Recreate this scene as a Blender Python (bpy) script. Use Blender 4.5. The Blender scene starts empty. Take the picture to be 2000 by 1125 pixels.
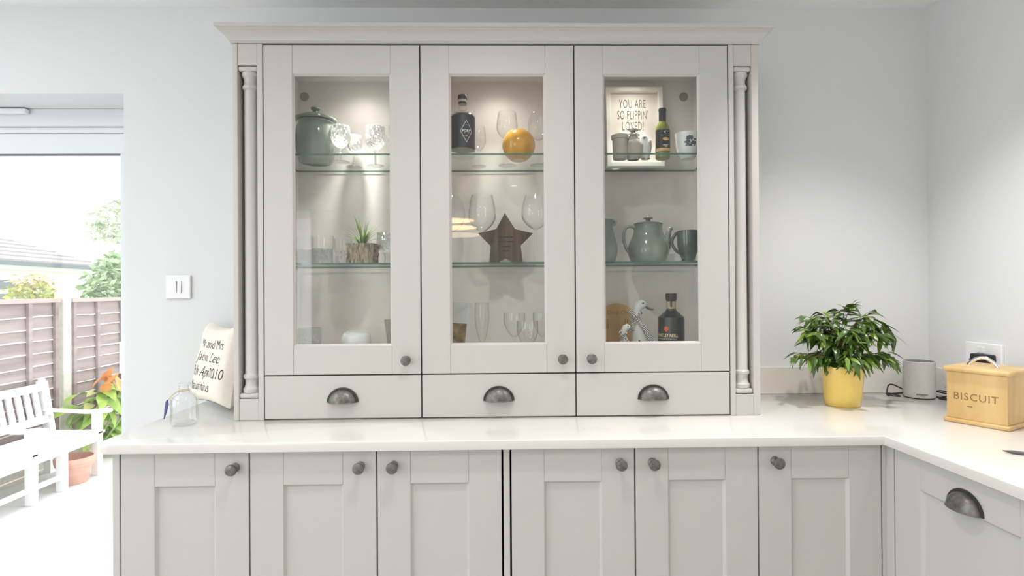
import bpy, bmesh, math, random
from mathutils import Vector, Matrix
R = random.Random(7)
PI = math.pi
sc = bpy.context.scene
COL = sc.collection

# ------------------------------------------------------------------ camera
def make_camera():
    yaw, pitch, roll = 0.01856, 0.00322, 0.00644
    def tow(x, d, z):
        y = math.cos(pitch)*d - math.sin(pitch)*z
        Z = math.sin(pitch)*d + math.cos(pitch)*z
        return Vector((math.cos(yaw)*x + math.sin(yaw)*y, -math.sin(yaw)*x + math.cos(yaw)*y, Z))
    r = tow(math.cos(roll), 0, -math.sin(roll)); u = tow(math.sin(roll), 0, math.cos(roll)); f = tow(0, 1, 0)
    cd = bpy.data.cameras.new('camera'); cd.sensor_width = 36; cd.lens = 1070.07/2000*36; cd.shift_x = 0.00555
    cd.clip_start = 0.02; cd.clip_end = 200
    c = bpy.data.objects.new('camera', cd); COL.objects.link(c)
    M = Matrix((r, u, -f)).transposed().to_4x4(); M.translation = Vector((0, -2.10516, 1.31634))
    c.matrix_world = M
    sc.camera = c
make_camera()

# ------------------------------------------------------------------ world, light, exposure
w = bpy.data.worlds.new('overcast_sky'); sc.world = w; w.use_nodes = True
bg = w.node_tree.nodes['Background']; bg.inputs[0].default_value = (0.95, 0.98, 1.0, 1); bg.inputs[1].default_value = 2.7

def area(name, loc, rot, sx, sy, power, col):
    l = bpy.data.lights.new(name, 'AREA'); l.shape = 'RECTANGLE'; l.size = sx; l.size_y = sy; l.energy = power; l.color = col
    o = bpy.data.objects.new(name, l); COL.objects.link(o); o.location = loc; o.rotation_euler = rot
    return o
area('daylight_side_window', (-4.24, -2.6, 1.35), (0, -PI/2, 0), 1.9, 3.4, 8, (0.93, 0.97, 1.0))
area('added_rear_fill', (-3.3, -6.04, 1.45), (PI/2, 0, 0), 1.6, 1.9, 16, (0.97, 0.98, 1.0))  # added fill light in an unseen rear opening, clear of the pane reflections
area('added_roof_fill', (-2.75, -1.9, 2.46), (0, 0, 0), 2.0, 2.4, 15, (0.94, 0.975, 1.0))  # added fill light in an unseen roof opening, brightening the wall's left part
vs = sc.view_settings
vs.view_transform = 'Standard'; vs.look = 'None'; vs.exposure = 0.0; vs.gamma = 1.0; vs.use_curve_mapping = False
sc.cycles.transparent_max_bounces = 48
sc.cycles.max_bounces = 10
sc.cycles.use_denoising = True
sc.cycles.sample_clamp_indirect = 6

# ------------------------------------------------------------------ helpers
def lin(c):
    return tuple(((x/255)/12.92 if x/255 <= .04045 else ((x/255+.055)/1.055)**2.4) for x in c)
MATS = {}
def mat(name, rgb, rough=.5, metal=0.0, noise=None, bump=None, coat=0.0, spec=.5, stretch=(1, 1, 1), col2=None, emit=None, trans=0):
    """rgb in 0..255 display values; noise=(scale, amount or second colour); bump=(scale,strength)"""
    m = bpy.data.materials.new(name); m.use_nodes = True; nt = m.node_tree; b = nt.nodes['Principled BSDF']
    c = (*lin(rgb), 1)
    b.inputs['Base Color'].default_value = c; b.inputs['Roughness'].default_value = rough; b.inputs['Metallic'].default_value = metal
    b.inputs['Coat Weight'].default_value = coat; b.inputs['Coat Roughness'].default_value = .08
    b.inputs['Specular IOR Level'].default_value = spec
    b.inputs['Transmission Weight'].default_value = trans
    if emit: b.inputs['Emission Color'].default_value = c; b.inputs['Emission Strength'].default_value = emit
    if noise or bump:
        tc = nt.nodes.new('ShaderNodeTexCoord'); mp = nt.nodes.new('ShaderNodeMapping'); mp.inputs['Scale'].default_value = stretch
        nt.links.new(tc.outputs['Object'], mp.inputs[0])
    if noise:
        n = nt.nodes.new('ShaderNodeTexNoise'); n.inputs['Scale'].default_value = noise[0]; n.inputs['Detail'].default_value = 6
        nt.links.new(mp.outputs[0], n.inputs['Vector'])
        rp = nt.nodes.new('ShaderNodeValToRGB'); rp.color_ramp.elements[0].position = .32; rp.color_ramp.elements[1].position = .68
        c2 = lin(col2) if col2 else tuple(x*(1-noise[1]) for x in c[:3])
        rp.color_ramp.elements[0].color = (*c2, 1); rp.color_ramp.elements[1].color = c
        nt.links.new(n.outputs['Fac'], rp.inputs[0]); nt.links.new(rp.outputs[0], b.inputs['Base Color'])
    if bump:
        n = nt.nodes.new('ShaderNodeTexNoise'); n.inputs['Scale'].default_value = bump[0]; n.inputs['Detail'].default_value = 4
        nt.links.new(mp.outputs[0], n.inputs['Vector'])
        bp = nt.nodes.new('ShaderNodeBump'); bp.inputs['Strength'].default_value = bump[1]; bp.inputs['Distance'].default_value = .002
        nt.links.new(n.outputs['Fac'], bp.inputs['Height']); nt.links.new(bp.outputs[0], b.inputs['Normal'])
    MATS[name] = m
    return m
def glassmat(name, tint=(1, 1, 1), edge=(.7, .74, .74), base=.03, power=4.0, k=.9, rough=.02, cut=None, absorb=2.5, sparkle_white=0):
    """clear thin glass: transparent body, Schlick style reflection, slightly darker where seen edge-on"""
    m = bpy.data.materials.new(name); m.use_nodes = True; nt = m.node_tree; nt.nodes.clear(); N = nt.nodes.new; L = nt.links.new
    out = N('ShaderNodeOutputMaterial'); lw = N('ShaderNodeLayerWeight'); lw.inputs[0].default_value = .5
    tr = N('ShaderNodeBsdfTransparent'); gl = N('ShaderNodeBsdfGlossy'); gl.inputs['Roughness'].default_value = rough
    mx = N('ShaderNodeMixShader')
    p = N('ShaderNodeMath'); p.operation = 'POWER'; p.inputs[1].default_value = power
    ma = N('ShaderNodeMath'); ma.operation = 'MULTIPLY_ADD'; ma.inputs[1].default_value = k; ma.inputs[2].default_value = base; ma.use_clamp = True
    p2 = N('ShaderNodeMath'); p2.operation = 'POWER'; p2.inputs[1].default_value = absorb
    mc = N('ShaderNodeMix'); mc.data_type = 'RGBA'; mc.inputs['A'].default_value = (*tint, 1); mc.inputs['B'].default_value = (*edge, 1)
    L(lw.outputs['Facing'], p.inputs[0]); L(p.outputs[0], ma.inputs[0]); L(ma.outputs[0], mx.inputs[0])
    L(lw.outputs['Facing'], p2.inputs[0]); L(p2.outputs[0], mc.inputs['Factor']); L(mc.outputs['Result'], tr.inputs[0])
    L(tr.outputs[0], mx.inputs[1]); L(gl.outputs[0], mx.inputs[2]); L(mx.outputs[0], out.inputs[0])
    if sparkle_white:
        df = N('ShaderNodeBsdfTranslucent'); df.inputs[0].default_value = (.95, .96, .96, 1); d2 = N('ShaderNodeBsdfDiffuse'); d2.inputs[0].default_value = (.95, .96, .96, 1); a_ = N('ShaderNodeMixShader'); L(df.outputs[0], a_.inputs[1]); L(d2.outputs[0], a_.inputs[2])
        m2 = N('ShaderNodeMixShader'); m2.inputs[0].default_value = sparkle_white; L(mx.outputs[0], m2.inputs[1]); L(a_.outputs[0], m2.inputs[2]); L(m2.outputs[0], out.inputs[0])  # white diffuse share stands in for light refracted by cut crystal
    if cut:
        tc = N('ShaderNodeTexCoord'); v = N('ShaderNodeTexVoronoi'); v.inputs['Scale'].default_value = cut; L(tc.outputs['Object'], v.inputs['Vector'])
        bp = N('ShaderNodeBump'); bp.inputs['Strength'].default_value = 1.0; bp.inputs['Distance'].default_value = .012
        L(v.outputs['Distance'], bp.inputs['Height']); L(bp.outputs[0], lw.inputs['Normal']); L(bp.outputs[0], gl.inputs['Normal'])
    MATS[name] = m
    return m

class MB:
    def __init__(s): s.v = []; s.f = []; s.m = []; s.s = []
    def add(s, vs, fs, mi=0, smooth=False):
        o = len(s.v); s.v += [Vector(v) for v in vs]
        for f in fs: s.f.append([i+o for i in f]); s.m.append(mi); s.s.append(smooth)
        return s
    def box(s, x0, x1, y0, y1, z0, z1, bev=0, mi=0, seg=2):
        if x0 > x1: x0, x1 = x1, x0
        if y0 > y1: y0, y1 = y1, y0
        if z0 > z1: z0, z1 = z1, z0
        if not bev:
            vs = [(x, y, z) for z in (z0, z1) for y in (y0, y1) for x in (x0, x1)]
            return s.add(vs, [(0, 2, 3, 1), (4, 5, 7, 6), (0, 1, 5, 4), (2, 6, 7, 3), (0, 4, 6, 2), (1, 3, 7, 5)], mi)
        bm = bmesh.new(); bmesh.ops.create_cube(bm, size=1)
        for v in bm.verts: v.co = Vector(((x0+x1)/2+v.co.x*(x1-x0), (y0+y1)/2+v.co.y*(y1-y0), (z0+z1)/2+v.co.z*(z1-z0)))
        bmesh.ops.bevel(bm, geom=bm.edges[:], offset=bev, segments=seg, profile=.5, affect='EDGES')
        s.bm(bm, mi, seg > 2); bm.free(); return s
    def bm(s, bm, mi=0, smooth=False):
        bm.verts.index_update()
        return s.add([v.co.copy() for v in bm.verts], [[v.index for v in f.verts] for f in bm.faces], mi, smooth)
    def lathe(s, prof, c=(0, 0, 0), seg=32, axis='z', mi=0, ex=1, ey=1, smooth=True, a0=0, a1=2*PI):
        """prof = [(r, h)...] turned about the axis through c"""
        full = abs(a1-a0-2*PI) < 1e-6; n = seg if full else seg+1
        vs = []; fs = []; rows = []
        for r, h in prof:
            if r < 1e-6:
                rows.append([len(vs)]); vs.append((0, 0, h))
            else:
                rows.append(list(range(len(vs), len(vs)+n)))
                for i in range(n):
                    a = a0+(a1-a0)*i/seg; vs.append((r*math.cos(a)*ex, r*math.sin(a)*ey, h))
        for a, b in zip(rows, rows[1:]):
            m = seg if full else seg
            for i in range(m):
                j = (i+1) % n
                if len(a) == 1 and len(b) == 1: continue
                if len(a) == 1: fs.append((a[0], b[j], b[i]))
                elif len(b) == 1: fs.append((a[i], a[j], b[0]))
                else: fs.append((a[i], a[j], b[j], b[i]))
        if axis == '-y': vs = [(x, -z, y) for x, y, z in vs]
        elif axis == '-x': vs = [(-z, x, y) for x, y, z in vs]
        elif axis == '-z': vs = [(x, -y, -z) for x, y, z in vs]
        c = Vector(c)
        return s.add([Vector(v)+c for v in vs], fs, mi, smooth)
    def tube(s, pts, r, seg=8, mi=0, closed=False, caps=True, flat=1.0):
        pts = [Vector(p) for p in pts]; n = len(pts); vs = []; fs = []
        up = Vector((0, 0, 1))
        for i, p in enumerate(pts):
            t = (pts[(i+1) % n]-pts[i-1]) if closed else (pts[min(i+1, n-1)]-pts[max(i-1, 0)])
            if t.length < 1e-9: t = Vector((1, 0, 0))
            t.normalize()
            if i == 0: a = t.cross(up) if abs(t.dot(up)) < .95 else t.cross(Vector((1, 0, 0)))
            else: a = a - t*a.dot(t)
            a.normalize(); b = t.cross(a)
            rr = r[i] if isinstance(r, (list, tuple)) else r
            for k in range(seg):
                th = 2*PI*k/seg; vs.append(p+a*(rr*math.cos(th))+b*(rr*flat*math.sin(th)))
        for i in range(n if closed else n-1):
            i2 = (i+1) % n
            for k in range(seg):
                k2 = (k+1) % seg; fs.append((i*seg+k, i*seg+k2, i2*seg+k2, i2*seg+k))
        if caps and not closed:
            fs.append(list(range(seg))[::-1]); fs.append([(n-1)*seg+k for k in range(seg)])
        return s.add(vs, fs, mi, True)
    def prism(s, poly, a, b, plane='xz', mi=0, smooth=False):
        """poly of 2D points extruded between a and b along the third axis"""
        n = len(poly)
        def P(p, t): return {'xz': (p[0], t, p[1]), 'xy': (p[0], p[1], t), 'yz': (t, p[0], p[1])}[plane]
        vs = [P(p, a) for p in poly]+[P(p, b) for p in poly]
        fs = [list(range(n))[::-1], list(range(n, 2*n))]
        s.add(vs, fs, mi); o = len(s.v)-2*n
        for i in range(n):
            j = (i+1) % n; s.f.append([o+i, o+j, o+n+j, o+n+i]); s.m.append(mi); s.s.append(smooth)
        return s
    def grid(s, fn, nu, nv, mi=0, smooth=True, wrapu=False):
        vs = [fn(i/nu, j/nv) for j in range(nv+1) for i in range(nu+1)]
        fs = [(j*(nu+1)+i, j*(nu+1)+i+1, (j+1)*(nu+1)+i+1, (j+1)*(nu+1)+i) for j in range(nv) for i in range(nu)]
        return s.add(vs, fs, mi, smooth)
    def xf(s, M):
        s.v = [M @ v for v in s.v]; return s
    def build(s, name, m, parent=None, sharp=38, off=None):
        o0 = Vector(off) if off is not None else (Vector(parent['o']) if parent is not None and 'o' in parent.keys() else Vector((0, 0, 0)))
        me = bpy.data.meshes.new(name); me.from_pydata([v-o0 for v in s.v], [], s.f)
        ms = m if isinstance(m, (list, tuple)) else [m]
        for k in ms: me.materials.append(MATS[k] if isinstance(k, str) else k)
        for p, mi, sm in zip(me.polygons, s.m, s.s): p.material_index = mi; p.use_smooth = sm
        if any(s.s): me.set_sharp_from_angle(angle=math.radians(sharp))
        me.update()
        ob = bpy.data.objects.new(name, me); COL.objects.link(ob)
        if parent is not None: ob.parent = parent; ORG[ob.name] = o0
        return ob
ORG = {}
def tag(o, label=None, cat=None, group=None, kind=None):
    if label: o['label'] = label
    if cat: o['category'] = cat
    if group: o['group'] = group
    if kind: o['kind'] = kind
    return o
class T:
    """a thing: an Empty at its base; parts are built in world coordinates and shifted to it"""
    def __init__(s, name, label, cat, loc, group=None, rotz=0, kind=None):
        s.e = bpy.data.objects.new(name, None); COL.objects.link(s.e); s.e.location = loc; s.e.rotation_euler = (0, 0, rotz)
        s.e.empty_display_size = .05; s.loc = Vector(loc); s.rot = rotz
        tag(s.e, label, cat, group, kind)
    def part(s, name, mb, m, parent=None, local=False, label=None, kind=None, sharp=38):
        off = Vector((0, 0, 0)) if local else s.loc
        o = mb.build(name, m, parent or s.e, off=off, sharp=sharp)
        if label: o['label'] = label
        if kind: o['kind'] = kind
        return o
def solo(name, mb, m, label, cat, group=None, loc=(0, 0, 0), kind=None, sharp=38):
    o = mb.build(name, m, None, off=loc, sharp=sharp); o.location = loc
    return tag(o, label, cat, group, kind)
def struct(name, mb, m, parent=None):
    o = mb.build(name, m, None); 
    if parent is not None: o.parent = parent
    else: o['kind'] = 'structure'
    return o
def textverts(txt, size=1.0, sx=1.0, align='CENTER', shear=0, spacing=1.0, bold=0.0):
    cu = bpy.data.curves.new('t', 'FONT'); cu.body = txt; cu.size = size; cu.align_x = align; cu.align_y = 'CENTER'; cu.shear = shear
    cu.space_character = spacing; cu.offset = bold; cu.resolution_u = 3; cu.fill_mode = 'FRONT'
    ob = bpy.data.objects.new('t', cu); COL.objects.link(ob)
    dg = bpy.context.evaluated_depsgraph_get(); me = bpy.data.meshes.new_from_object(ob.evaluated_get(dg))
    vs = [(v.co.x*sx, v.co.y) for v in me.vertices]; fs = [list(p.vertices) for p in me.polygons]
    bpy.data.objects.remove(ob); bpy.data.curves.remove(cu); bpy.data.meshes.remove(me)
    return vs, fs
def text(mb, txt, size, fn, mi=0, **k):
    vs, fs = textverts(txt, size, **k)
    return mb.add([fn(x, y) for x, y in vs], fs, mi)

# ------------------------------------------------------------------ materials
mat('wall_paint', (224, 226, 227), .85, bump=(220, .12))
mat('ceiling_paint', (240, 241, 240), .9, bump=(180, .1))
mat('cabinet_paint', (199, 196, 192), .42, bump=(260, .012))
mat('carcass', (229, 224, 220), .5)
mat('shadow_gap', (60, 54, 46), .7)  # dark carcass colour that paints in the shade of the door gaps
mat('pewter', (136, 132, 127), .4, .7, noise=(90, .45), bump=(260, .25))
mat('pewter_dark', (84, 80, 76), .45, .6, noise=(90, .35), bump=(260, .25))
mat('chrome', (225, 225, 228), .12, 1.0)
mat('white_plastic', (238, 239, 240), .3)
mat('white_upvc', (222, 227, 231), .35)
mat('socket_grey', (96, 95, 95), .6)
mat('cap_grey', (150, 146, 142), .5)
mat('black_plastic', (24, 24, 27), .45)
mat('black_rubber', (16, 16, 17), .55)
mat('floor_tile', (196, 193, 191), .5, noise=(3, .1))
mat('lamp_disc', (255, 247, 234), .5, emit=9)
mat('lamp_ring', (255, 232, 196), .5, emit=6)
# quartz with sparse fine veins
def quartz():
    m = mat('quartz', (240, 238, 233), .16, coat=.25); nt = m.node_tree; b = nt.nodes['Principled BSDF']; N = nt.nodes.new; L = nt.links.new
    tc = N('ShaderNodeTexCoord'); n1 = N('ShaderNodeTexNoise'); n1.inputs['Scale'].default_value = 9; n1.inputs['Detail'].default_value = 7; n1.inputs['Distortion'].default_value = 1.6
    n2 = N('ShaderNodeTexNoise'); n2.inputs['Scale'].default_value = 5; n2.inputs['Detail'].default_value = 2
    L(tc.outputs['Object'], n1.inputs['Vector']); L(tc.outputs['Object'], n2.inputs['Vector'])
    r1 = N('ShaderNodeValToRGB'); e = r1.color_ramp.elements; e[0].position = .485; e[0].color = (0, 0, 0, 1); e[1].position = .515; e[1].color = (0, 0, 0, 1)
    k = r1.color_ramp.elements.new(.5); k.color = (1, 1, 1, 1)
    r2 = N('ShaderNodeValToRGB'); r2.color_ramp.elements[0].position = .58; r2.color_ramp.elements[1].position = .72
    mu = N('ShaderNodeMath'); mu.operation = 'MULTIPLY'; L(n1.outputs['Fac'], r1.inputs[0]); L(n2.outputs['Fac'], r2.inputs[0]); L(r1.outputs[0], mu.inputs[0]); L(r2.outputs[0], mu.inputs[1])
    mx = N('ShaderNodeMix'); mx.data_type = 'RGBA'; mx.inputs['A'].default_value = (*lin((226, 223, 218)), 1); mx.inputs['B'].default_value = (*lin((208, 204, 197)), 1)
    L(mu.outputs[0], mx.inputs['Factor']); L(mx.outputs['Result'], b.inputs['Base Color'])
quartz()
glassmat('pane_glass', (.985, .99, .985), (.9, .93, .92), base=.035, power=5, k=.9)
glassmat('shelf_glass', (.975, .992, .985), (.93, .965, .95), base=.03, power=5, k=.32)
mat('shelf_edge', (70, 112, 98), .12, trans=.35, coat=.5)
glassmat('clear_glass', (.998, 1.0, 1.0), (.5, .53, .52), base=.045, power=3.2, k=.85, absorb=8.0)
glassmat('crystal', (.95, .955, .955), (.5, .52, .52), base=.16, power=1.3, k=.85, cut=110, rough=.05, absorb=2.6, sparkle_white=.26)
def glaze(name, a, b2, sc_=5.0, ln=.25):
    return mat(name, a, .16, noise=(sc_, 0), col2=b2, coat=.6)
glaze('green_glaze', (144, 154, 142), (112, 124, 114), 9)
glaze('dark_green_glaze', (86, 104, 98), (52, 62, 58), 22)
glaze('mustard_glaze', (216, 164, 60), (194, 138, 46), 40)
mat('raw_base', (190, 186, 178), .8)
mat('port_liquid', (34, 34, 42), .12, coat=.8)
mat('port_label', (48, 50, 58), .45)
mat('silver_print', (214, 212, 206), .4)
mat('gold_print', (214, 178, 112), .4)
mat('cork_band', (196, 188, 160), .5)
mat('dark_cap', (40, 38, 44), .35)
mat('wine_green', (116, 122, 50), .08, coat=.8)
mat('wine_label', (34, 34, 36), .5)
mat('gin_black', (33, 33, 37), .32, coat=.2)
mat('gin_neck', (176, 166, 122), .4)
mat('gin_print', (232, 222, 178), .5)
mat('gin_orange', (224, 96, 48), .5)
mat('dark_wood', (106, 90, 76), .6, noise=(40, 0), col2=(66, 55, 46), stretch=(1.6, 1.6, .06), bump=(60, .2))
mat('engraved', (62, 52, 44), .8)
mat('light_wood', (222, 190, 130), .42, noise=(10, 0), col2=(198, 160, 100), stretch=(1.4, 1.4, .16), bump=(40, .08), coat=.15)
mat('board_wood', (206, 172, 122), .55, noise=(12, 0), col2=(180, 142, 92), stretch=(1.5, 1.5, .15))
mat('engraved_box', (150, 110, 62), .7)
mat('bark', (178, 166, 148), .9, noise=(70, 0), col2=(78, 67, 55), stretch=(2.2, 2.2, .3), bump=(60, 1.0))
mat('grass_leaf', (150, 176, 100), .5, noise=(24, 0), col2=(88, 122, 70))
mat('ficus_leaf', (88, 118, 42), .32, noise=(14, 0), col2=(50, 80, 28), coat=.25)
mat('ficus_leaf_light', (142, 166, 66), .35, noise=(14, 0), col2=(100, 136, 48), coat=.25)
mat('ficus_stem', (128, 108, 84), .8)
mat('soil', (46, 34, 26), .95, bump=(120, .8))
mat('yellow_pot', (242, 210, 110), .26, noise=(30, .05), coat=.4)
mat('white_ceramic', (236, 238, 238), .22, coat=.4)
mat('print_ink', (92, 94, 100), .6)
mat('stone_grey', (188, 182, 172), .85, noise=(30, .14), bump=(120, .4))
mat('frame_white', (238, 234, 228), .45)
mat('paper', (226, 221, 212), .8)
mat('grey_ink', (84, 79, 77), .8)
mat('duck_white', (226, 228, 226), .6, noise=(30, .1))
mat('duck_bill', (128, 116, 106), .6)
mat('black_ink', (26, 26, 28), .6)
mat('canvas', (238, 231, 220), .85, noise=(60, .05), bump=(500, .3))
mat('pillow_ink', (52, 54, 62), .85)
mat('fabric_grey', (196, 192, 190), .8, bump=(900, .6), noise=(300, .12))
mat('echo_top', (92, 90, 90), .5)
mat('book_photo', (190, 160, 118), .5, noise=(30, 0), col2=(92, 76, 60))
mat('book_white', (222, 224, 226), .45)
mat('tag_blue', (78, 84, 138), .6)
mat('cord_tan', (206, 190, 140), .7)
mat('fence_wood', (166, 150, 147), .85, noise=(10, 0), col2=(134, 118, 116), stretch=(1, .12, 1.6))
mat('fence_rail', (186, 168, 161), .85, noise=(10, .15))
mat('fence_highlight', (232, 224, 219), .85, noise=(14, .2))  # pale colour for the highlight lines painted on the planks
mat('concrete', (214, 208, 198), .9, noise=(18, .15), bump=(80, .4))
mat('garden_white', (246, 246, 246), .5)
mat('patio_stone', (226, 226, 224), .8, noise=(4, .06))
mat('terracotta', (226, 176, 156), .75, noise=(12, .12))
mat('render_white', (240, 240, 238), .9)
mat('roof_tile', (160, 155, 154), .8, noise=(6, .1))
mat('far_tile', (238, 226, 214), .85, noise=(6, .06))
mat('gutter_grey', (104, 108, 120), .5)
mat('window_dark', (96, 102, 110), .15)
mat('leaf_hedge', (180, 198, 158), .7, noise=(3, 0), col2=(136, 164, 118))
mat('leaf_far', (196, 204, 182), .8, noise=(2, 0), col2=(176, 190, 160))
mat('leaf_yellow', (204, 196, 128), .7, noise=(4, 0), col2=(168, 176, 104))
mat('leaf_lime', (182, 206, 104), .55, noise=(9, 0), col2=(120, 164, 72))
mat('leaf_red', (224, 140, 92), .55, noise=(14, 0), col2=(232, 178, 100))
mat('leaf_pink', (226, 196, 176), .7)
mat('trunk', (120, 104, 90), .9)
def gingham():
    m = mat('gingham', (235, 232, 228), .8); nt = m.node_tree; b = nt.nodes['Principled BSDF']; N = nt.nodes.new; L = nt.links.new
    tc = N('ShaderNodeTexCoord'); c = N('ShaderNodeTexChecker'); c.inputs['Scale'].default_value = 260
    c.inputs['Color1'].default_value = (*lin((236, 233, 230)), 1); c.inputs['Color2'].default_value = (*lin((66, 60, 64)), 1)
    L(tc.outputs['Object'], c.inputs['Vector']); L(c.outputs[0], b.inputs['Base Color'])
gingham()

# ------------------------------------------------------------------ the room
CEIL, XR, XL, YR, ODX, ODZ = 2.40, 1.684, -4.3, -6.1, -1.41, 2.0704
b = MB(); b.box(XL, XR, YR, 0, -.1, 0); struct('floor', b, 'floor_tile')
b = MB(); b.box(-1.75, XR+.2, YR-.3, .3, CEIL, CEIL+.15); b.box(XL-.3, -3.75, YR-.3, .3, CEIL, CEIL+.15); b.box(-3.75, -1.75, -.7, .3, CEIL, CEIL+.15); b.box(-3.75, -1.75, YR-.3, -3.1, CEIL, CEIL+.15); struct('ceiling', b, 'ceiling_paint')
b = MB(); b.box(ODX, XR, 0, .3, 0, CEIL); b.box(-4.1, ODX, 0, .3, ODZ, CEIL); b.box(XL-.3, -4.1, 0, .3, 0, CEIL); struct('wall_back', b, 'wall_paint')
b = MB(); b.box(XR, XR+.2, YR, .3, 0, CEIL); struct('wall_right', b, 'wall_paint')
b = MB(); b.box(XL-.3, XL, YR, 0, 0, .4); b.box(XL-.3, XL, YR, 0, 2.3, CEIL); b.box(XL-.3, XL, YR, -4.3, .4, 2.3); b.box(XL-.3, XL, -.9, 0, .4, 2.3); struct('wall_left', b, 'wall_paint')
b = MB(); b.box(XL, XR, YR-.3, YR, 0, .5); b.box(XL, XR, YR-.3, YR, 2.4-.02, CEIL); b.box(XL, -4.1, YR-.3, YR, .5, 2.38); b.box(-2.5, XR, YR-.3, YR, .5, 2.38); struct('wall_front', b, 'wall_paint')
def window(name, fn, w, h, nbar):
    t = T(name, None, None, (0, 0, 0), kind='structure')
    b = MB(); f = .06
    for (a0, a1, c0, c1) in ((0, f, 0, h), (w-f, w, 0, h), (0, w, 0, f), (0, w, h-f, h)): b.box(*fn(a0, a1, c0, c1), bev=.004)
    for i in range(1, nbar): b.box(*fn(w*i/nbar-f/2, w*i/nbar+f/2, 0, h), bev=.004)
    t.part('window_frame', b, 'white_upvc')
window('window_1', lambda a0, a1, c0, c1: (XL-.22, XL-.16, -4.3+a0, -4.3+a1, .4+c0, .4+c1), 3.4, 1.9, 3)
window('added_window_3', lambda a0, a1, c0, c1: (-3.75+a0, -3.75+a1, -3.1+c0, -3.1+c1, CEIL+.09, CEIL+.14), 2.0, 2.4, 2)  # unseen roof window frame, added to go with the fill light
window('added_window_2', lambda a0, a1, c0, c1: (-4.1+a0, -4.1+a1, YR-.22, YR-.16, .5+c0, .5+c1), 1.6, 1.88, 2)  # unseen rear window frame, added round the fill light

# patio door in the back wall: frame head, sash and one wide pane
dt = T('door_1', None, None, (0, 0, 0), kind='structure')
b = MB(); b.box(-4.1, ODX, .172, .26, 2.0, ODZ, .003); b.box(-4.1, ODX, .19, .26, 1.975, 2.0, .003)
b.box(ODX-.05, ODX, .172, .26, -.02, 2.0, .003); b.box(-4.1, -4.05, .172, .26, -.02, 2.0, .003)
fr = dt.part('door_frame', b, 'white_upvc')
b = MB(); b.box(-4.045, ODX-.052, .185, .235, 1.888, 1.973, .004); b.box(ODX-.14, ODX-.052, .185, .235, 0, 1.89, .004); b.box(-4.045, -3.96, .185, .235, 0, 1.89, .004); b.box(-3.96, ODX-.14, .185, .235, 0, .1, .004)
sash = dt.part('sash', b, 'white_upvc')
b = MB(); b.box(-3.96, ODX-.14, .207, .213, .1, 1.888); dt.part('pane', b, 'pane_glass', sash)
b = MB(); b.box(-3.96, ODX-.14, .186, .2, 1.8835, 1.888); dt.part('gasket', b, 'gutter_grey', sash)
b = MB(); b.box(-1.5375, -1.48, .155, .186, .985, 1.115, .004); b.box(-1.512, -1.508, .153, .156, 1.0, 1.1, .001); dt.part('handle', b, 'white_plastic', sash, label='white door handle plate')
b = MB(); b.box(-2.5, -1.905, .15, .172, 2.046, 2.066, .004)
for i in range(3): b.box(-2.3+i*.12, -2.295+i*.12, .1485, .15, 2.048, 2.064)
dt.part('trickle_vent', b, 'white_plastic', fr)
b = MB(); b.box(-2.5, -1.915, .1535, .171, 2.0665, 2.069); dt.part('vent_slot', b, 'gutter_grey', fr)

DL1, DL2 = 49, 19
# ceiling downlights (all in front of the wall, lighting worktop and room)
def downlight(x, y, power, label, grp='recessed ceiling downlights', ang=150):
    t = T('downlight', label, 'ceiling light', (x, y, CEIL), grp)
    b = MB(); b.lathe([(.034, -.001), (.036, -.006), (.046, -.006), (.048, -.0005), (.048, 0)], (x, y, CEIL), 28); t.part('bezel', b, 'white_plastic')
    b = MB(); b.lathe([(0, -.002), (.035, -.002)], (x, y, CEIL), 24); t.part('lamp', b, 'lamp_disc')
    l = bpy.data.lights.new('downlight_beam', 'SPOT'); l.energy = power; l.spot_size = math.radians(ang); l.spot_blend = .85; l.shadow_soft_size = .045; l.color = (1, .972, .95)
    o = bpy.data.objects.new('downlight_beam', l); COL.objects.link(o); o.parent = t.e; o.location = (0, 0, -.012)
downlight(1.15, -.66, DL1*1.35, 'recessed ceiling downlight over the worktop corner with the potted plant', ang=103)
downlight(.0, -1.1, DL1*.75, 'recessed ceiling downlight in front of the middle glazed cabinet')
downlight(-1.15, -1.1, DL1*.2, 'recessed ceiling downlight nearest the patio door')
downlight(-1.6, -2.2, DL2*.6, 'added fill downlight leftmost in the second row from the dresser')  # unseen second row, added to even out the light on the cabinets
downlight(-.5, -2.2, DL2, 'added fill downlight second from left in the second row')
downlight(.52, -2.2, DL2, 'added fill downlight second from right in the second row')
downlight(1.42, -2.2, DL2, 'added fill downlight rightmost in the second row from the dresser')
downlight(.19, -4.3, 14, 'recessed ceiling downlight reflected in the middle glazed door')
downlight(1.08, -3.5, 14, 'recessed ceiling downlight reflected in the right glazed door')
# three-tier pendant behind the camera, seen mirrored in the middle door
t = T('pendant_lamp', 'three tiered ring pendant lamp reflected in the middle glazed door', 'pendant lamp', (-.42, -4.15, 1.86))
for i, (r_, z) in enumerate(((.2, 2.025), (.225, 1.955), (.252, 1.88))):
    b = MB(); b.lathe([(0, .0), (r_, 0), (r_+.002, .003), (r_, .006), (0, .006)], (-.42, -4.15, z-.01), 48); t.part('tier', b, 'lamp_ring')
b = MB(); b.tube([(-.42, -4.15, 1.88), (-.42, -4.15, 2.39)], .006, 8)
for i in range(3):
    a = i*2*PI/3; b.tube([(-.42, -4.15, 2.05), (-.42+.17*math.cos(a), -4.15+.17*math.sin(a), 2.03)], .004, 6); b.tube([(-.42+.17*math.cos(a), -4.15+.17*math.sin(a), 1.88), (-.42+.17*math.cos(a), -4.15+.17*math.sin(a), 2.04)], .003, 6)
t.part('stem', b, 'chrome')
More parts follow.
